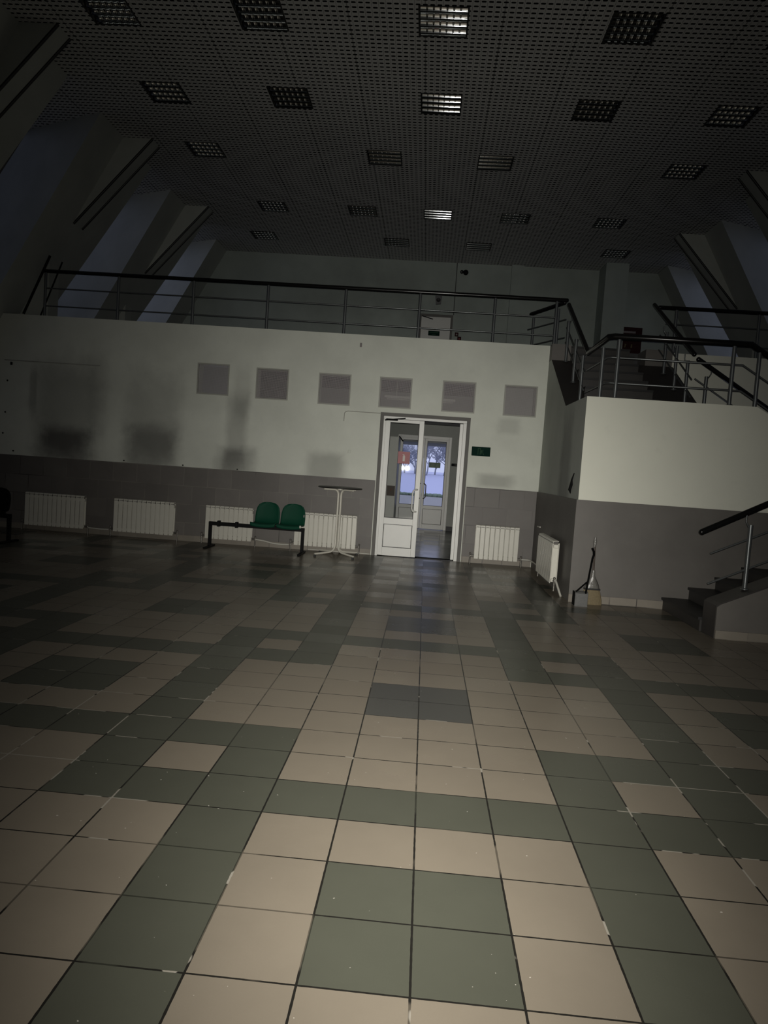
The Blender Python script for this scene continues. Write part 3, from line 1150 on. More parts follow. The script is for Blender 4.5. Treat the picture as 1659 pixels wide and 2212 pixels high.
pts = [(hx, YW - 0.001, 1.18), (hx - 0.02, YW - 0.05, 1.18), (hx - 0.06, YW - 0.06, 1.165), (hx - 0.075, YW - 0.062, 1.12),
       (hx - 0.075, YW - 0.062, 0.86), (hx - 0.06, YW - 0.06, 0.815), (hx - 0.02, YW - 0.05, 0.80), (hx, YW - 0.001, 0.80)]
m.tube(pts, 0.014, 'pvc_white', 10)
m.build('handle', lf)
m = MB()
m.box(-0.80, -0.60, YW - 0.045, YW - 0.001, 2.325, 2.355, 'black_metal', 0.004)
m.tube([(-0.82, YW - 0.05, 2.325), (-0.47, YW - 0.07, 2.372)], 0.011, 'black_metal', 8)
m.build('door_closer', lf)
# right leaf swung open into the vestibule
xh = 0.519
Mo = Matrix.Translation((xh, YW + 0.075, 0)) @ Matrix.Rotation(math.radians(87.6), 4, 'Z')
lf2 = leaf(d1, 0.0, 0.63, 0.012, DZ - 0.05, -0.001, 0.058, 0.082, (0.665, 2.30), (0.155, 0.558), M=Mo)
m = MB()
m.box(-0.12, 0.50, YW + 0.0, YW + 0.10, 0.0, 0.008, 'dark_rubber')
m.build('threshold', d1)

# entrance door at the far end of the vestibule
d2 = bpy.data.objects.new('door_2', None)
COL.objects.link(d2)
d2['kind'] = 'structure'
m = MB()
for (xa, xb, za, zb) in ((-0.83, -0.76, 0, 2.40), (0.48, 0.55, 0, 2.40), (-0.76, 0.48, 2.33, 2.40)):
    m.box(xa, xb, YO - 0.03, YO + 0.07, za, zb, 'pvc_white', 0.004)
m.build('frame', d2)
AJAR_L, AJAR_R = 1.5, 2.6        # the two leaves stand slightly ajar
MR = Matrix.Translation((0.48, YO - 0.02, 0)) @ Matrix.Rotation(math.radians(AJAR_R), 4, 'Z')
lr = leaf(d2, -0.615, 0.0, 0.01, 2.33, 0, 0.06, 0.062, (0.61, 2.275), (0.13, 0.53), M=MR, pane_mat='entrance_glass')
ML = Matrix.Translation((-0.76, YO - 0.02, 0)) @ Matrix.Rotation(math.radians(AJAR_L), 4, 'Z')
ll = leaf(d2, 0.0, 0.62, 0.01, 2.33, 0, 0.06, 0.062, (0.61, 2.275), (0.13, 0.53), M=ML, pane_mat='entrance_glass')
for (lfx, hx, s) in ((lr, -0.10, 1), (ll, -0.175, -1)):
    m = MB()
    yq = YO - 0.02
    pts = [(hx, yq, 1.17), (hx + s * 0.03, yq - 0.05, 1.17), (hx + s * 0.065, yq - 0.06, 1.13), (hx + s * 0.07, yq - 0.06, 0.84),
           (hx + s * 0.03, yq - 0.05, 0.79), (hx, yq, 0.79)]
    m.tube(pts, 0.013, 'casing_grey', 8)
    m.build('handle', lfx)
m = MB()
m.tube([(-0.80, YO - 0.06, 2.34), (-0.70, YO - 0.30, 2.22)], 0.016, 'black_metal', 8)
m.build('door_closer', ll)

# gallery door
d3 = bpy.data.objects.new('door_3', None)
COL.objects.link(d3)
d3['kind'] = 'structure'
m = MB()
for (xa, xb, za, zb) in ((-0.54, -0.47, ZG, 5.64), (0.30, 0.36, ZG, 5.64), (-0.47, 0.30, 5.57, 5.64)):
    m.box(xa, xb, YG - 0.03, YG - 0.001, za, zb, 'casing_grey')
m.build('frame', d3)
m = MB()
m.box(-0.47, 0.30, YG - 0.02, YG - 0.001, ZG, 5.57, 'pvc_white')
lf3 = m.build('leaf', d3)
m = MB()
m.tube([(-0.46, YG - 0.05, 5.575), (-0.17, YG - 0.12, 5.49)], 0.012, 'black_metal', 8)
m.build('door_closer', lf3)

# ------------------------------------------------------------------ signs and small wall fittings
EX = 0.688
ex = thing('exit_sign', 'dark green rectangular exit sign with faint running figure right of the double door', 'sign', (EX + 0.155, YW, 1.903))
m = MB()
m.box(-0.157, 0.157, -0.022, -0.001, -0.078, 0.078, 'exit_green', 0.004)
m.build('panel', ex)
m = MB()
yq = -0.024


def flat(mb, pts, y, mat, th=0.0015):
    mb.prism(pts, 1, y - th, y, mat)


flat(m, [(-0.055, -0.055), (-0.045, -0.055), (-0.045, 0.045), (-0.018, 0.045), (-0.018, -0.055), (-0.008, -0.055), (-0.008, 0.055), (-0.055, 0.055)], -0.0225, 'exit_figure')
flat(m, [(-0.002, -0.05), (0.008, -0.05), (0.014, -0.015), (0.02, 0.02), (0.012, 0.03), (-0.004, 0.005)], -0.0225, 'exit_figure')
flat(m, [(0.024, -0.02), (0.034, -0.02), (0.04, 0.03), (0.03, 0.03)], -0.0225, 'exit_figure')
flat(m, [(0.026, -0.02), (0.036, -0.022), (0.056, -0.058), (0.045, -0.06)], -0.0225, 'exit_figure')
m.build('pictogram', ex)


def sticker(name, label, cx, cz, w, h, y, mat, deco=None, cat='sign'):
    root = thing(name, label, cat, (cx, y, cz))
    m = MB()
    m.box(-w / 2, w / 2, -0.003, 0, -h / 2, h / 2, mat)
    m.build('panel', root)
    if deco:
        m = MB()
        for pts, mt in deco:
            flat(m, pts, -0.0032, mt)
        m.build('pictogram', root)
    return root


ext = [(-0.018, -0.062), (0.018, -0.062), (0.02, 0.02), (0.014, 0.036), (0.006, 0.042), (0.006, 0.055), (-0.012, 0.058), (-0.03, 0.05), (-0.03, 0.045), (-0.006, 0.045), (-0.006, 0.042), (-0.014, 0.036), (-0.02, 0.02)]
sticker('fire_extinguisher_sign', 'square red sticker with white extinguisher on the closed leaf glass', -0.455, 1.71, 0.205, 0.205, YW + 0.018, 'sign_red', [(ext, 'sign_white')])
sticker('exit_sticker', 'small green sticker on the entrance door glass seen through the open leaf', 0.153, 1.665, 0.295, 0.135, YO - 0.001, 'sign_green',
        [([(-0.12, -0.05), (-0.02, -0.05), (0.0, 0.04), (-0.08, 0.05)], 'sign_green_light'), ([(0.03, -0.04), (0.11, -0.04), (0.09, 0.045), (0.05, 0.03)], 'sign_green_light')])
sticker('door_sign', 'dark sign with two pale lines on the gallery door', -0.117, 5.142, 0.30, 0.125, YG - 0.021, 'exit_green',
        [([(-0.12, 0.01), (0.12, 0.01), (0.12, 0.035), (-0.12, 0.035)], 'exit_figure'), ([(-0.05, -0.04), (0.05, -0.04), (0.05, -0.02), (-0.05, -0.02)], 'exit_figure')])
sticker('alarm_sign', 'small dull red square sign beside the gallery door', 0.483, 5.15, 0.095, 0.105, YG - 0.001, 'box_red',
        [([(-0.02, -0.02), (0.02, -0.02), (0.02, 0.02), (-0.02, 0.02)], 'label_grey')])
al = thing('fire_alarm_button', 'red fire alarm call box below the small sign by the gallery door', 'alarm', (0.558, YG, 5.03))
m = MB()
m.box(-0.05, 0.05, -0.045, -0.001, -0.06, 0.06, 'box_red', 0.006)
m.build('body', al)
m = MB()
m.lathe([(0.001, 0), (0.02, 0), (0.02, 0.01), (0.001, 0.012)], 'sign_red', 0, 0, 12)
o = m.build('button', al)
o.rotation_euler = (PI / 2, 0, 0)
o.location = (0, -0.045, 0)

fc = thing('fire_cabinet', 'dark red fire hose cabinet with pale label strips on the gallery wall', 'cabinet', (4.965, YG, 5.205))
m = MB()
m.box(-0.27, 0.27, -0.20, -0.001, -0.355, 0.355, 'box_red', 0.008)
m.build('body', fc)
m = MB()
m.box(-0.25, 0.25, -0.212, -0.201, -0.335, 0.335, 'box_red', 0.004)
dr = m.build('door', fc)
m = MB()
m.box(-0.22, 0.10, -0.2145, -0.2125, 0.20, 0.25, 'label_grey')
m.box(-0.22, 0.10, -0.2145, -0.2125, 0.08, 0.12, 'label_grey')
m.build('label_strip', dr)
m = MB()
for (cx, pts) in ((-0.13, [(-0.03, -0.06), (-0.005, -0.06), (0.02, 0.03), (-0.02, 0.03)]), (0.03, [(-0.03, -0.06), (0.01, -0.06), (0.01, 0.03), (-0.02, 0.03)])):
    flat(m, [(cx + a, b - 0.11) for a, b in pts], -0.2127, 'label_yellow')
m.build('pictogram', dr)

cc = thing('security_camera', 'black security camera with side bracket high on the gallery wall', 'camera', (0.60, YG, 6.75))
m = MB()
m.sphere((0, -0.075, 0), 0.07, 'black_metal', 12)
m.build('dome', cc)
m = MB()
m.lathe([(0.02, 0), (0.045, 0), (0.045, 0.03), (0.02, 0.03)], 'black_metal', 0, 0, 12)
m.tube([(0.0, 0.0, 0.01), (0.08, 0.0, 0.02)], 0.012, 'black_metal', 6)
o = m.build('bracket', cc)
o.rotation_euler = (PI / 2, 0, 0)
o.location = (-0.10, -0.001, 0.025)
sp = thing('wall_speaker', 'small grey box on the gallery wall above the door', 'speaker', (-0.06, YG, 6.0))
m = MB()
m.prism([(-0.09, 0.11), (0.09, 0.11), (0.07, -0.09), (-0.06, -0.11)], 1, -0.09, -0.001, 'grey_box')
m.build('body', sp)
m = MB()
m.lathe([(0.001, 0), (0.05, 0), (0.055, 0.006)], 'dark_rubber', 0, 0, 16)
o = m.build('grille', sp)
o.rotation_euler = (PI / 2, 0, 0)
o.location = (0.0, -0.091, 0)

# thing on the vestibule wall beyond the open leaf
lk = thing('card_reader', 'black wall unit with pale buttons right of the entrance door', 'card reader', (0.665, YO, 1.705))
m = MB()
m.box(-0.085, 0.10, -0.05, -0.001, -0.035, 0.035, 'black_metal', 0.008)
m.build('body', lk)
m = MB()
for k in range(3):
    m.box(0.0 + k * 0.028, 0.016 + k * 0.028, -0.056, -0.0505, -0.008, 0.010, 'label_grey')
m.build('button', lk)

cb = thing('cabinet', 'tall pale cabinet behind the closed door leaf glass', 'cabinet', (-1.0, 15.6, 0))
m = MB()
m.box(-0.42, 0.25, -0.55, 0.55, 0.0, 2.27, 'cabinet_white', 0.006)
m.build('body', cb)
m = MB()
m.box(-0.40, 0.245, -0.566, -0.551, 0.04, 2.26, 'cabinet_white', 0.004)
m.build('door', cb)
nb = thing('notice', 'brown notice with reddish mark on the pale cabinet behind the door glass', 'notice', (-0.865, 15.03, 0.98))
m = MB()
m.box(-0.09, 0.10, -0.006, 0.002, -0.12, 0.12, 'notice_brown')
m.build('sheet', nb)
m = MB()
flat(m, [(-0.02, -0.01), (0.02, 0.0), (0.025, 0.05), (-0.01, 0.06)], -0.0062, 'notice_mark')
m.build('mark', nb)

vt = thing('tube_light', 'long pale tube light high in the vestibule, seen through the mesh windows', 'ceiling light', (-0.3, 13.4, 3.0))
m = MB()
m.box(-0.75, 0.75, -0.09, 0.09, 0.0, 0.05, 'cabinet_white', 0.004)
m.build('housing', vt)
for s in (-1, 1):
    m = MB()
    m.tube([(-0.7, s * 0.05, -0.02), (0.7, s * 0.05, -0.02)], 0.016, 'tube_white', 8)
    m.build('lamp_tube', vt)
for s in (-0.5, 0.5):
    m = MB()
    m.tube([(s, 0, 0.05), (s, 0, ZG - 0.28 - 3.0)], 0.008, 'cabinet_white', 6)
    m.build('hanger', vt)


# ------------------------------------------------------------------ radiators
def make_radiator(n):
    """aluminium section radiator, origin at floor below its left end, wall plane at y=0, front towards -y"""
    root = thing('radiator', 'x', 'radiator', (0, 0, 0), group='white section radiators')
    PW = 0.082
    z0, z1 = 0.09, 0.665
    sec = None
    for k in range(n):
        if sec is None:
            m = MB()
            m.box(0.005, PW - 0.005, -0.145, -0.133, z0, z1 - 0.035, 'rad_white', 0.004)          # front plate
            m.box(PW / 2 - 0.01, PW / 2 + 0.01, -0.134, -0.055, z0 + 0.02, z1 - 0.04, 'rad_white')  # web
            m.box(0.006, PW - 0.006, -0.060, -0.050, z0 + 0.02, z1 - 0.03, 'rad_white', 0.003)      # back plate
            m.box(0.001, PW - 0.001, -0.128, -0.062, z0 + 0.02, z0 + 0.065, 'rad_white', 0.006)     # lower header
            m.box(0.001, PW - 0.001, -0.128, -0.062, z1 - 0.10, z1 - 0.05, 'rad_white', 0.006)      # upper header
            # curved top grille
            pr = [(-0.138, z1 - 0.028), (-0.136, z1 - 0.010), (-0.125, z1), (-0.075, z1 + 0.003), (-0.062, z1 - 0.008), (-0.066, z1 - 0.012), (-0.078, z1 - 0.004), (-0.122, z1 - 0.008), (-0.130, z1 - 0.015), (-0.132, z1 - 0.028)]
            m.prism(pr, 0, 0.004, PW - 0.004, 'rad_white')
            m.box(0.02, PW - 0.02, -0.124, -0.066, z1 - 0.052, z1 - 0.006, 'rad_gap')
            sec = m.build('section', root)
        else:
            c = sec.copy()
            COL.objects.link(c)
            c.location = (k * PW, 0, 0)
    W = n * PW
    for s, x in ((-1, -0.0), (1, W)):
        m = MB()
        m.tube([(x, -0.095, z0 + 0.042), (x + s * 0.06, -0.095, z0 + 0.042)], 0.016, 'valve_metal', 8)
        m.tube([(x + s * 0.06, -0.095, z0 + 0.07), (x + s * 0.06, -0.095, 0.0)], 0.014, 'valve_metal', 8)
        m.sphere((x + s * 0.06, -0.095, z0 + 0.08), 0.018, 'valve_metal', 8)
        m.build('valve', root)
    return root


RADS = [(-7.00, 13, 'white radiator farthest left on the back wall'),
        (-5.41, 13, 'white radiator second from the left on the back wall'),
        (-3.79, 10, 'white radiator behind the left end of the green seat bench'),
        (-2.235, 13, 'white radiator behind the standing table'),
        (0.845, 9, 'white radiator right of the double door')]
protos = {}
for (x, n, lab) in RADS:
    if n not in protos:
        protos[n] = make_radiator(n)
        r = protos[n]
        r.location = (x, YW - 0.022, 0)
        r['label'] = lab
    else:
        dup(protos[n], (x, YW - 0.022, 0), 0, lab)
r6 = make_radiator(15)
r6.location = (XR - 0.024, 8.88, 0.04)
r6.rotation_euler = (0, 0, -PI / 2)
r6['label'] = 'white radiator seen end-on, on the side wall of the landing block'


def pipe(pts, r, label, mat='pipe_white'):
    m = MB()
    m.tube(pts, r, mat, 8)
    return tag(m.build('heating_pipe'), label, 'pipe', 'heating pipes')


yp = YW - 0.115
pipe([(-5.87, yp, 0.115), (-5.65, yp, 0.105), (-5.50, yp, 0.11)], 0.011, 'pale pipe between the two leftmost radiators')
pipe([(-2.91, yp, 0.13), (-2.75, yp, 0.115), (-2.6, yp, 0.085), (-2.45, yp, 0.078), (-2.32, yp, 0.085)], 0.014, 'sagging white pipe between the radiators behind the green bench')
pipe([(1.65, yp, 0.128), (1.76, yp, 0.13), (1.80, yp - 0.02, 0.13), (1.80, 9.75, 0.14), (1.78, 9.0, 0.16)], 0.013, 'pipe turning the corner from the door radiator to the end-on radiator')
pipe([(-2.0, yp + 0.075, 0.02), (0.0 + DX0 - 0.08, yp + 0.075, 0.02)], 0.008, 'thin pipe along the floor left of the double door')
m = MB()
m.tube([(1.755, 7.62, 0.20), (1.76, 7.52, 0.16), (1.79, 7.42, 0.05), (1.80, 7.38, 0.012)], 0.015, 'pipe_white', 8)
tag(m.build('heating_pipe'), 'bent white pipe below the near end of the end-on radiator', 'pipe', 'heating pipes')


# ------------------------------------------------------------------ bench with green seats
def seat_mesh(mat):
    """moulded plastic shell seat; origin under the middle of the seat, back towards +y"""
    prof = [(-0.20, -0.055, 0.20), (-0.205, -0.015, 0.205), (-0.17, 0.005, 0.21), (-0.08, -0.008, 0.212), (0.04, -0.022, 0.208), (0.12, -0.012, 0.205),
            (0.165, 0.03, 0.205), (0.188, 0.10, 0.205), (0.205, 0.18, 0.200), (0.218, 0.25, 0.185), (0.226, 0.30, 0.155), (0.230, 0.328, 0.11), (0.232, 0.340, 0.05)]
    nx = 12
    V = []
    for (y, z, hw) in prof:
        for i in range(nx + 1):
            t = -1 + 2 * i / nx
            e = abs(t) ** 3
            V.append((hw * t, y - (0.035 * e if z > 0.02 else 0), z + (0.022 * e if z <= 0.02 else 0)))
    n = len(prof)
    W = nx + 1
    fs = [(r * W + i, r * W + i + 1, (r + 1) * W + i + 1, (r + 1) * W + i) for r in range(n - 1) for i in range(nx)]
    off = len(V)
    th = 0.012
    V2 = []
    for r, (y, z, hw) in enumerate(prof):
        a = prof[max(0, r - 1)]
        b = prof[min(n - 1, r + 1)]
        d = Vector((0, b[0] - a[0], b[1] - a[1])).normalized()
        nn = Vector((0, d.z, -d.y))
        for i in range(W):
            V2.append(tuple(Vector(V[r * W + i]) + nn * th))
    fs += [tuple(off + i for i in reversed(f)) for f in fs]
    border = [i for i in range(W)] + [r * W + nx for r in range(1, n)] + [(n - 1) * W + i for i in range(nx - 1, -1, -1)] + [r * W for r in range(n - 2, 0, -1)]
    for a, b in zip(border, border[1:] + border[:1]):
        fs.append((a, b, off + b, off + a))
    m = MB()
    m.mesh(V + V2, fs, mat, True)
    return m


def make_bench(label, L, seats, seat_mat, loc, empties):
    root = thing('bench', label, 'bench', loc)
    m = MB()
    m.box(-L / 2, L / 2, -0.03, 0.03, 0.37, 0.43, 'black_metal', 0.004)
    m.build('beam', root)
    for s in (-1, 1):
        m = MB()
        x = s * (L / 2 - 0.025)
        m.box(x - 0.025, x + 0.025, -0.025, 0.025, 0.025, 0.37, 'black_metal', 0.003)
        lg = m.build('leg', root)
        m = MB()
        m.box(x - 0.03, x + 0.03, -0.27, 0.24, 0.0, 0.028, 'black_metal', 0.008)
        m.build('foot', lg)
    for x in empties:
        m = MB()
        m.box(x - 0.02, x + 0.02, -0.045, 0.045, 0.355, 0.452, 'black_metal', 0.003)
        m.build('bracket', root)
    for x in seats:
        s = seat_mesh(seat_mat).build('seat', root)
        s.location = (x, -0.03, 0.468)
        m = MB()
        for q in (-0.13, 0.13):
            m.box(q - 0.018, q + 0.018, -0.14, 0.15, -0.045, -0.018, 'black_metal', 0.003)
        m.build('mount', s)
    return root


bn = make_bench('black beam bench with two green plastic seats and two seats missing', 1.60, [0.145, 0.575], 'green_plastic', (-2.785, 9.70, 0), [-0.635, -0.335])
lab = MB()
lab.box(0.186, 0.199, -0.03, 0.015, 0.07, 0.115, 'label_grey')
seat_r = [c for c in bn.children if c.name.startswith('seat')][1]
tg = MB()
tg.box(0.178, 0.205, -0.212, -0.206, -0.02, 0.02, 'sign_white')
tg.box(0.172, 0.19, 0.155, 0.160, 0.13, 0.17, 'label_grey')
o = tg.build('sticker', seat_r)
o['label'] = 'small pale torn stickers on the seat edge'
make_bench('black bench with black seat cut off by the left picture edge', 1.60, [0.50, 0.02], 'black_plastic', (-7.04, 8.45, 0), [-0.4])

# ------------------------------------------------------------------ standing table
tb = thing('standing_table', 'tall standing table, thin dark top on bent white tube legs, near the door', 'table', (-1.45, 9.80, 0))
m = MB()
m.lathe([(0.001, 1.125), (0.355, 1.125), (0.365, 1.132), (0.365, 1.142), (0.357, 1.148), (0.001, 1.148)], 'table_dark', 0, 0, 40)
m.build('tabletop', tb)


def bend(p0, p1, p2, r, n=6):
    p0, p1, p2 = Vector(p0), Vector(p1), Vector(p2)
    a, b = (p0 - p1).normalized(), (p2 - p1).normalized()
    q0, q2 = p1 + a * r, p1 + b * r
    return [q0.lerp(p1, t).lerp(p1.lerp(q2, t), t) for t in [i / n for i in range(n + 1)]]


for sx, sy in ((-1, -1), (1, -1), (-1, 1), (1, 1)):
    m = MB()
    cx, cy = sx * 0.023, sy * 0.018
    f0 = (sx * 0.315, sy * 0.29, 0.045)
    p1 = (cx, cy, 0.075)
    t1 = (cx, cy, 1.105)
    t2 = (sx * 0.235, sy * 0.20, 1.108)
    path = [f0] + bend(f0, p1, t1, 0.13) + bend(p1, t1, t2, 0.10) + [t2]
    m.tube(path, 0.0165, 'table_white', 10)
    lg = m.build('leg', tb)
    m = MB()
    m.tube([(sx * 0.31, sy * 0.285, 0.0), (sx * 0.31, sy * 0.285, 0.035)], 0.02, 'dark_rubber', 10)
    m.build('foot', lg)
m = MB()
m.tube([(0, 0, 1.10), (0, 0, 1.126)], 0.05, 'table_white', 16)
m.build('hub', tb)

# ------------------------------------------------------------------ broom and dustpan
bx0, by0 = 2.10, 7.0
br = thing('broom', 'straw broom standing on its bristles, wrapped in clear film, against the block', 'broom', (bx0, by0, 0))
m = MB()
nseg = 10
V, F = [], []
for k, (z, hw, d) in enumerate(((0.0, 0.135, 0.035), (0.06, 0.13, 0.036), (0.14, 0.11, 0.034), (0.19, 0.095, 0.03))):
    for i in range(16):
        a = 2 * PI * i / 16
        V.append((hw * math.cos(a) * (1 + 0.02 * random.random()), d * math.sin(a) * 0.9, z + 0.001))
for k in range(3):
    for i in range(16):
        j = (i + 1) % 16
        F.append((k * 16 + i, k * 16 + j, k * 16 + 16 + j, k * 16 + 16 + i))
F.append(tuple(reversed(range(16))))
F.append(tuple(range(48, 64)))
m.mesh(V, F, 'straw', False)
m.build('bristles', br)
m = MB()
m.box(-0.10, 0.10, -0.034, 0.034, 0.185, 0.205, 'dark_rubber', 0.006)
m.build('binding', br)
m = MB()
V, F = [], []
pr = ((0.205, 0.092, 0.03), (0.25, 0.072, 0.03), (0.31, 0.045, 0.028), (0.36, 0.026, 0.024), (0.43, 0.022, 0.02))
for k, (z, hw, d) in enumerate(pr):
    for i in range(16):
        a = 2 * PI * i / 16
        w = 1 + 0.14 * math.sin(5 * a + k) * (k < 3)
        V.append((hw * math.cos(a) * w, d * math.sin(a) * w, z))
for k in range(len(pr) - 1):
    for i in range(16):
        j = (i + 1) % 16
        F.append((k * 16 + i, k * 16 + j, k * 16 + 16 + j, k * 16 + 16 + i))
m.mesh(V, F, 'clear_film', True)
m.build('wrapping', br)
m = MB()
m.tube([(0.0, 0.0, 0.40), (-0.005, 0.02, 0.80)], 0.013, 'broom_wood', 8)
hd = m.build('handle', br)
m = MB()
m.tube([(-0.005, 0.02, 0.70), (-0.006, 0.022, 0.78), (-0.006, 0.023, 0.84)], 0.014, 'clear_film', 8, radii=[0.015, 0.024, 0.014])
m.build('wrapped_tip', hd)

dp = thing('dustpan', 'long-handled grey dustpan standing left of the broom', 'dustpan', (1.935, 6.80, 0))
m = MB()
w, dpt, hh = 0.078, 0.15, 0.17
m.box(-w, w, -0.012, 0.0, 0.004, hh, 'scoop_grey', 0.004)
m.box(-w, -w + 0.008, -0.0, dpt, 0.004, hh, 'black_plastic')
m.box(w - 0.008, w, -0.0, dpt, 0.004, hh * 0.8, 'black_plastic')
m.box(-w, w, -0.02, dpt, 0.0, 0.008, 'scoop_grey')
m.prism([(-0.012, hh), (0.05, hh + 0.015), (0.05, hh + 0.008), (-0.012, hh - 0.008)], 0, -w, w, 'scoop_grey')
m.build('pan', dp)
m = MB()
m.tube([(0.045, -0.01, hh - 0.01), (0.10, 0.03, 0.60)], 0.012, 'matte_black', 8)
m.tube([(0.10, 0.03, 0.59), (0.113, 0.03, 0.64), (0.108, 0.03, 0.68), (0.085, 0.03, 0.72)], 0.014, 'matte_black', 8)
m.build('handle', dp)
m = MB()
m.tube([(-w + 0.01, 0.01, hh + 0.005), (0.055, 0.005, 0.305)], 0.010, 'matte_black', 8)
m.build('brace', dp)

# ------------------------------------------------------------------ small marks and fittings on the walls
m = MB()
m.tube([(-0.905, YW - 0.008, 2.435), (-1.46, YW - 0.008, 2.437), (-1.50, YW - 0.008, 2.425), (-1.52, YW - 0.008, 2.40), (-1.525, YW - 0.008, 2.26)], 0.007, 'cable_white', 6)
tag(m.build('cable'), 'thin pale cable on the wall running left from the door top corner', 'cable')
m = MB()
m.box(-7.55, -5.84, YW - 0.012, YW, 2.93, 2.945, 'cable_white')
tag(m.build('cable_duct'), 'faint cable duct line high on the left of the back wall', 'cable duct')
for (x, z, s, lab) in ((-7.42, 2.88, 0.026, 'black fixing at the left picture edge, topmost of the four'),
                       (-7.48, 2.58, 0.014, 'black fixing at the left picture edge, second from the top'),
                       (-7.50, 2.03, 0.014, 'black fixing at the left picture edge, third from the top'),
                       (-7.53, 1.66, 0.014, 'black fixing at the left picture edge, lowest of the four above the dado'),
                       (-7.33, 1.36, 0.014, 'black peg on the dado edge above the leftmost radiator'),
                       (-5.33, 1.325, 0.012, 'black peg on the dado edge above the second radiator'),
                       (-4.28, 1.315, 0.012, 'black peg on the dado edge between second and third radiators'),
                       (-3.32, 1.31, 0.012, 'black peg on the dado edge above the empty bench end')):
    m = MB()
    m.box(x - s * 0.6, x + s * 0.6, YW - 0.03, YW - 0.0005, z - s, z + s, 'black_metal', 0.004)
    tag(m.build('wall_peg'), lab, 'peg', 'black pegs on the back wall')
m = MB()
m.box(-1.42, -1.37, YW - 0.014, YW - 0.0005, 1.72, 1.78, 'wall_plaster', 0.006)
m.box(-1.408, -1.382, YW - 0.018, YW - 0.013, 1.735, 1.765, 'wall_plaster', 0.002)
so = tag(m.build('wall_switch'), 'small white switch on the wall above the standing table', 'switch')
m = MB()
m.box(-1.335, -1.30, YW - 0.012, YW - 0.0005, 3.53, 3.60, 'label_grey', 0.004)
tag(m.build('wall_sensor'), 'tiny grey fitting just under the gallery edge above the vents', 'sensor')
m = MB()
m.tube([(XR - 0.004, 7.46, 1.62), (XR - 0.02, 7.50, 1.53), (XR - 0.018, 7.52, 1.47), (XR - 0.025, 7.56, 1.40), (XR - 0.012, 7.55, 1.35)], 0.012, 'black_metal', 6, radii=[0.006, 0.012, 0.02, 0.02, 0.005])
tag(m.build('cable_end'), 'torn black cable end sticking out of the landing side wall', 'cable')
m = MB()
m.tube([(XR - 0.05, 9.75, 0.74), (XR - 0.03, 9.62, 0.74)], 0.012, 'pipe_white', 6)
tag(m.build('pipe_stub'), 'short pale pipe stub on the side wall above the end-on radiator', 'pipe')

# ------------------------------------------------------------------ outside: porch, snow, trees
mb = MB()
mb.poly([(-60, YG - 0.25, -0.03), (60, YG - 0.25, -0.03), (60, 41, -0.03), (-60, 41, -0.03)], 'asphalt')
struct('ground_road', mb)
mb = MB()
V, F = [], []
nx, ny = 40, 14
for j in range(ny + 1):
    for i in range(nx + 1):
        x = -70 + 140 * i / nx
        y = 41 + 110 * (j / ny) ** 1.5
        z = -0.03 + 0.22 * min(1, j / 1.0) + 1.0 * min(1, max(0, (y - 42) / 18.0)) + 0.12 * math.sin(x * 0.7) * math.cos(y * 0.3) * min(1, j / 2)
        V.append((x, y, z))
for j in range(ny):
    for i in range(nx):
        a = j * (nx + 1) + i
        F.append((a, a + 1, a + nx + 2, a + nx + 1))
mb.mesh(V, F, 'snow', True)
tag(mb.build('snow_field'), 'snow covered ground beyond the entrance door', 'snow', kind='stuff')
cp = thing('porch_canopy', 'grey porch canopy outside above the entrance door', 'canopy', (-0.1, YO + 0.55, 0))
m = MB()
m.box(-2.2, 2.2, 0.0, 2.6, 2.25, 2.50, 'canopy_grey')
m.build('slab', cp)
for s in (-2.0, 2.0):
    m = MB()
    m.tube([(s, 2.4, 0), (s, 2.4, 2.25)], 0.06, 'canopy_grey', 10)
    m.build('post', cp)
hg = MB()
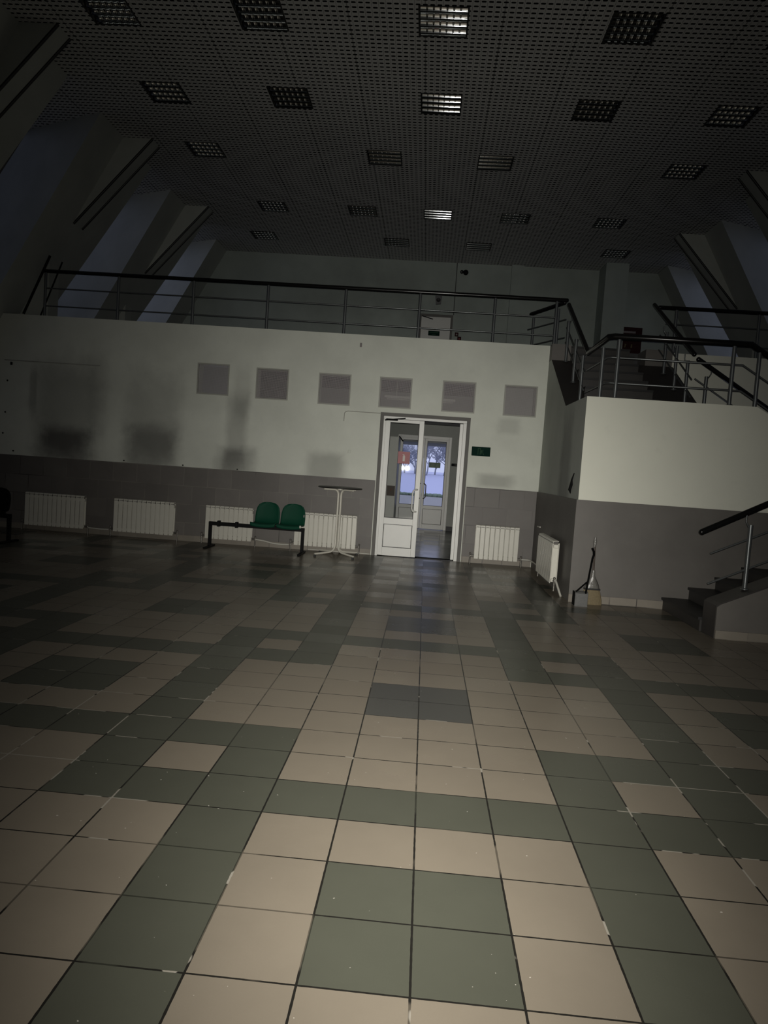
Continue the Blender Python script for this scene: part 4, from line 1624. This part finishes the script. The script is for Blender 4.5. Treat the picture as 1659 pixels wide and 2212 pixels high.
for k in range(60):
    x = -4.0 + 8 * k / 60 + random.uniform(-0.05, 0.05)
    r = random.uniform(0.12, 0.22)
    hg.sphere((x, 40.6 + random.uniform(-0.1, 0.1), 0.04), r, 'hedge_green', 6, 0.7)
tag(hg.build('grass_verge'), 'green frosted verge along the edge of the snow outside', 'grass', kind='stuff')


def tree(x, y, h, seed, label):
    rnd = random.Random(seed)
    root = thing('bare_tree', label, 'tree', (x, y, 1.05), group='bare frosted trees outside')
    tr, br_ = MB(), MB()

    def grow(p, d, L, r, depth, mb):
        pts, rad = [p], [r]
        q = p
        n = 4
        for k in range(n):
            d = (d + Vector((rnd.uniform(-.22, .22), rnd.uniform(-.22, .22), rnd.uniform(-.08, .16)))).normalized()
            q = q + d * (L / n)
            pts.append(q)
            rad.append(max(0.014, r * (1 - 0.5 * (k + 1) / n)))
        mb.tube(pts, r, 'bark_dark' if depth < 2 else 'bark_frost', 5 if depth > 1 else 8, False, rad)
        if depth >= 4:
            return
        for k in range(rnd.randint(4, 5)):
            i = rnd.randint(1, n)
            a = rnd.uniform(0, 2 * PI)
            s = Vector((math.cos(a), math.sin(a), rnd.uniform(0.0, 0.7))).normalized()
            dd = (d * 0.55 + s * 0.75).normalized()
            grow(pts[i], dd, L * rnd.uniform(0.55, 0.75), rad[i] * 0.62, depth + 1, br_)
    grow(Vector((0, 0, 0)), Vector((0, 0, 1)), h * 0.34, h * 0.012, 0, tr)
    tr.build('trunk', root)
    br_.build('branches', root)


for k, (x, y, h, lab) in enumerate(((-3.0, 60, 6.5, 'bare frosted tree outside, leftmost through the closed leaf glass'),
                                     (-2.0, 64, 6.0, 'bare frosted tree outside, behind the red sticker'),
                                     (-1.0, 61, 6.5, 'bare frosted tree outside, right half of the closed leaf glass'),
                                     (0.0, 58, 5.5, 'bare frosted tree outside, behind the upright between the entrance leaves'),
                                     (0.75, 62, 6.0, 'bare frosted tree outside, behind the small green sticker'),
                                     (1.5, 60, 6.0, 'bare frosted tree outside, right edge of the entrance glass'),
                                     (2.4, 63, 6.5, 'bare frosted tree outside, farthest right behind the entrance glass'))):
    tree(x, y, h, 3 + 4 * k, lab)
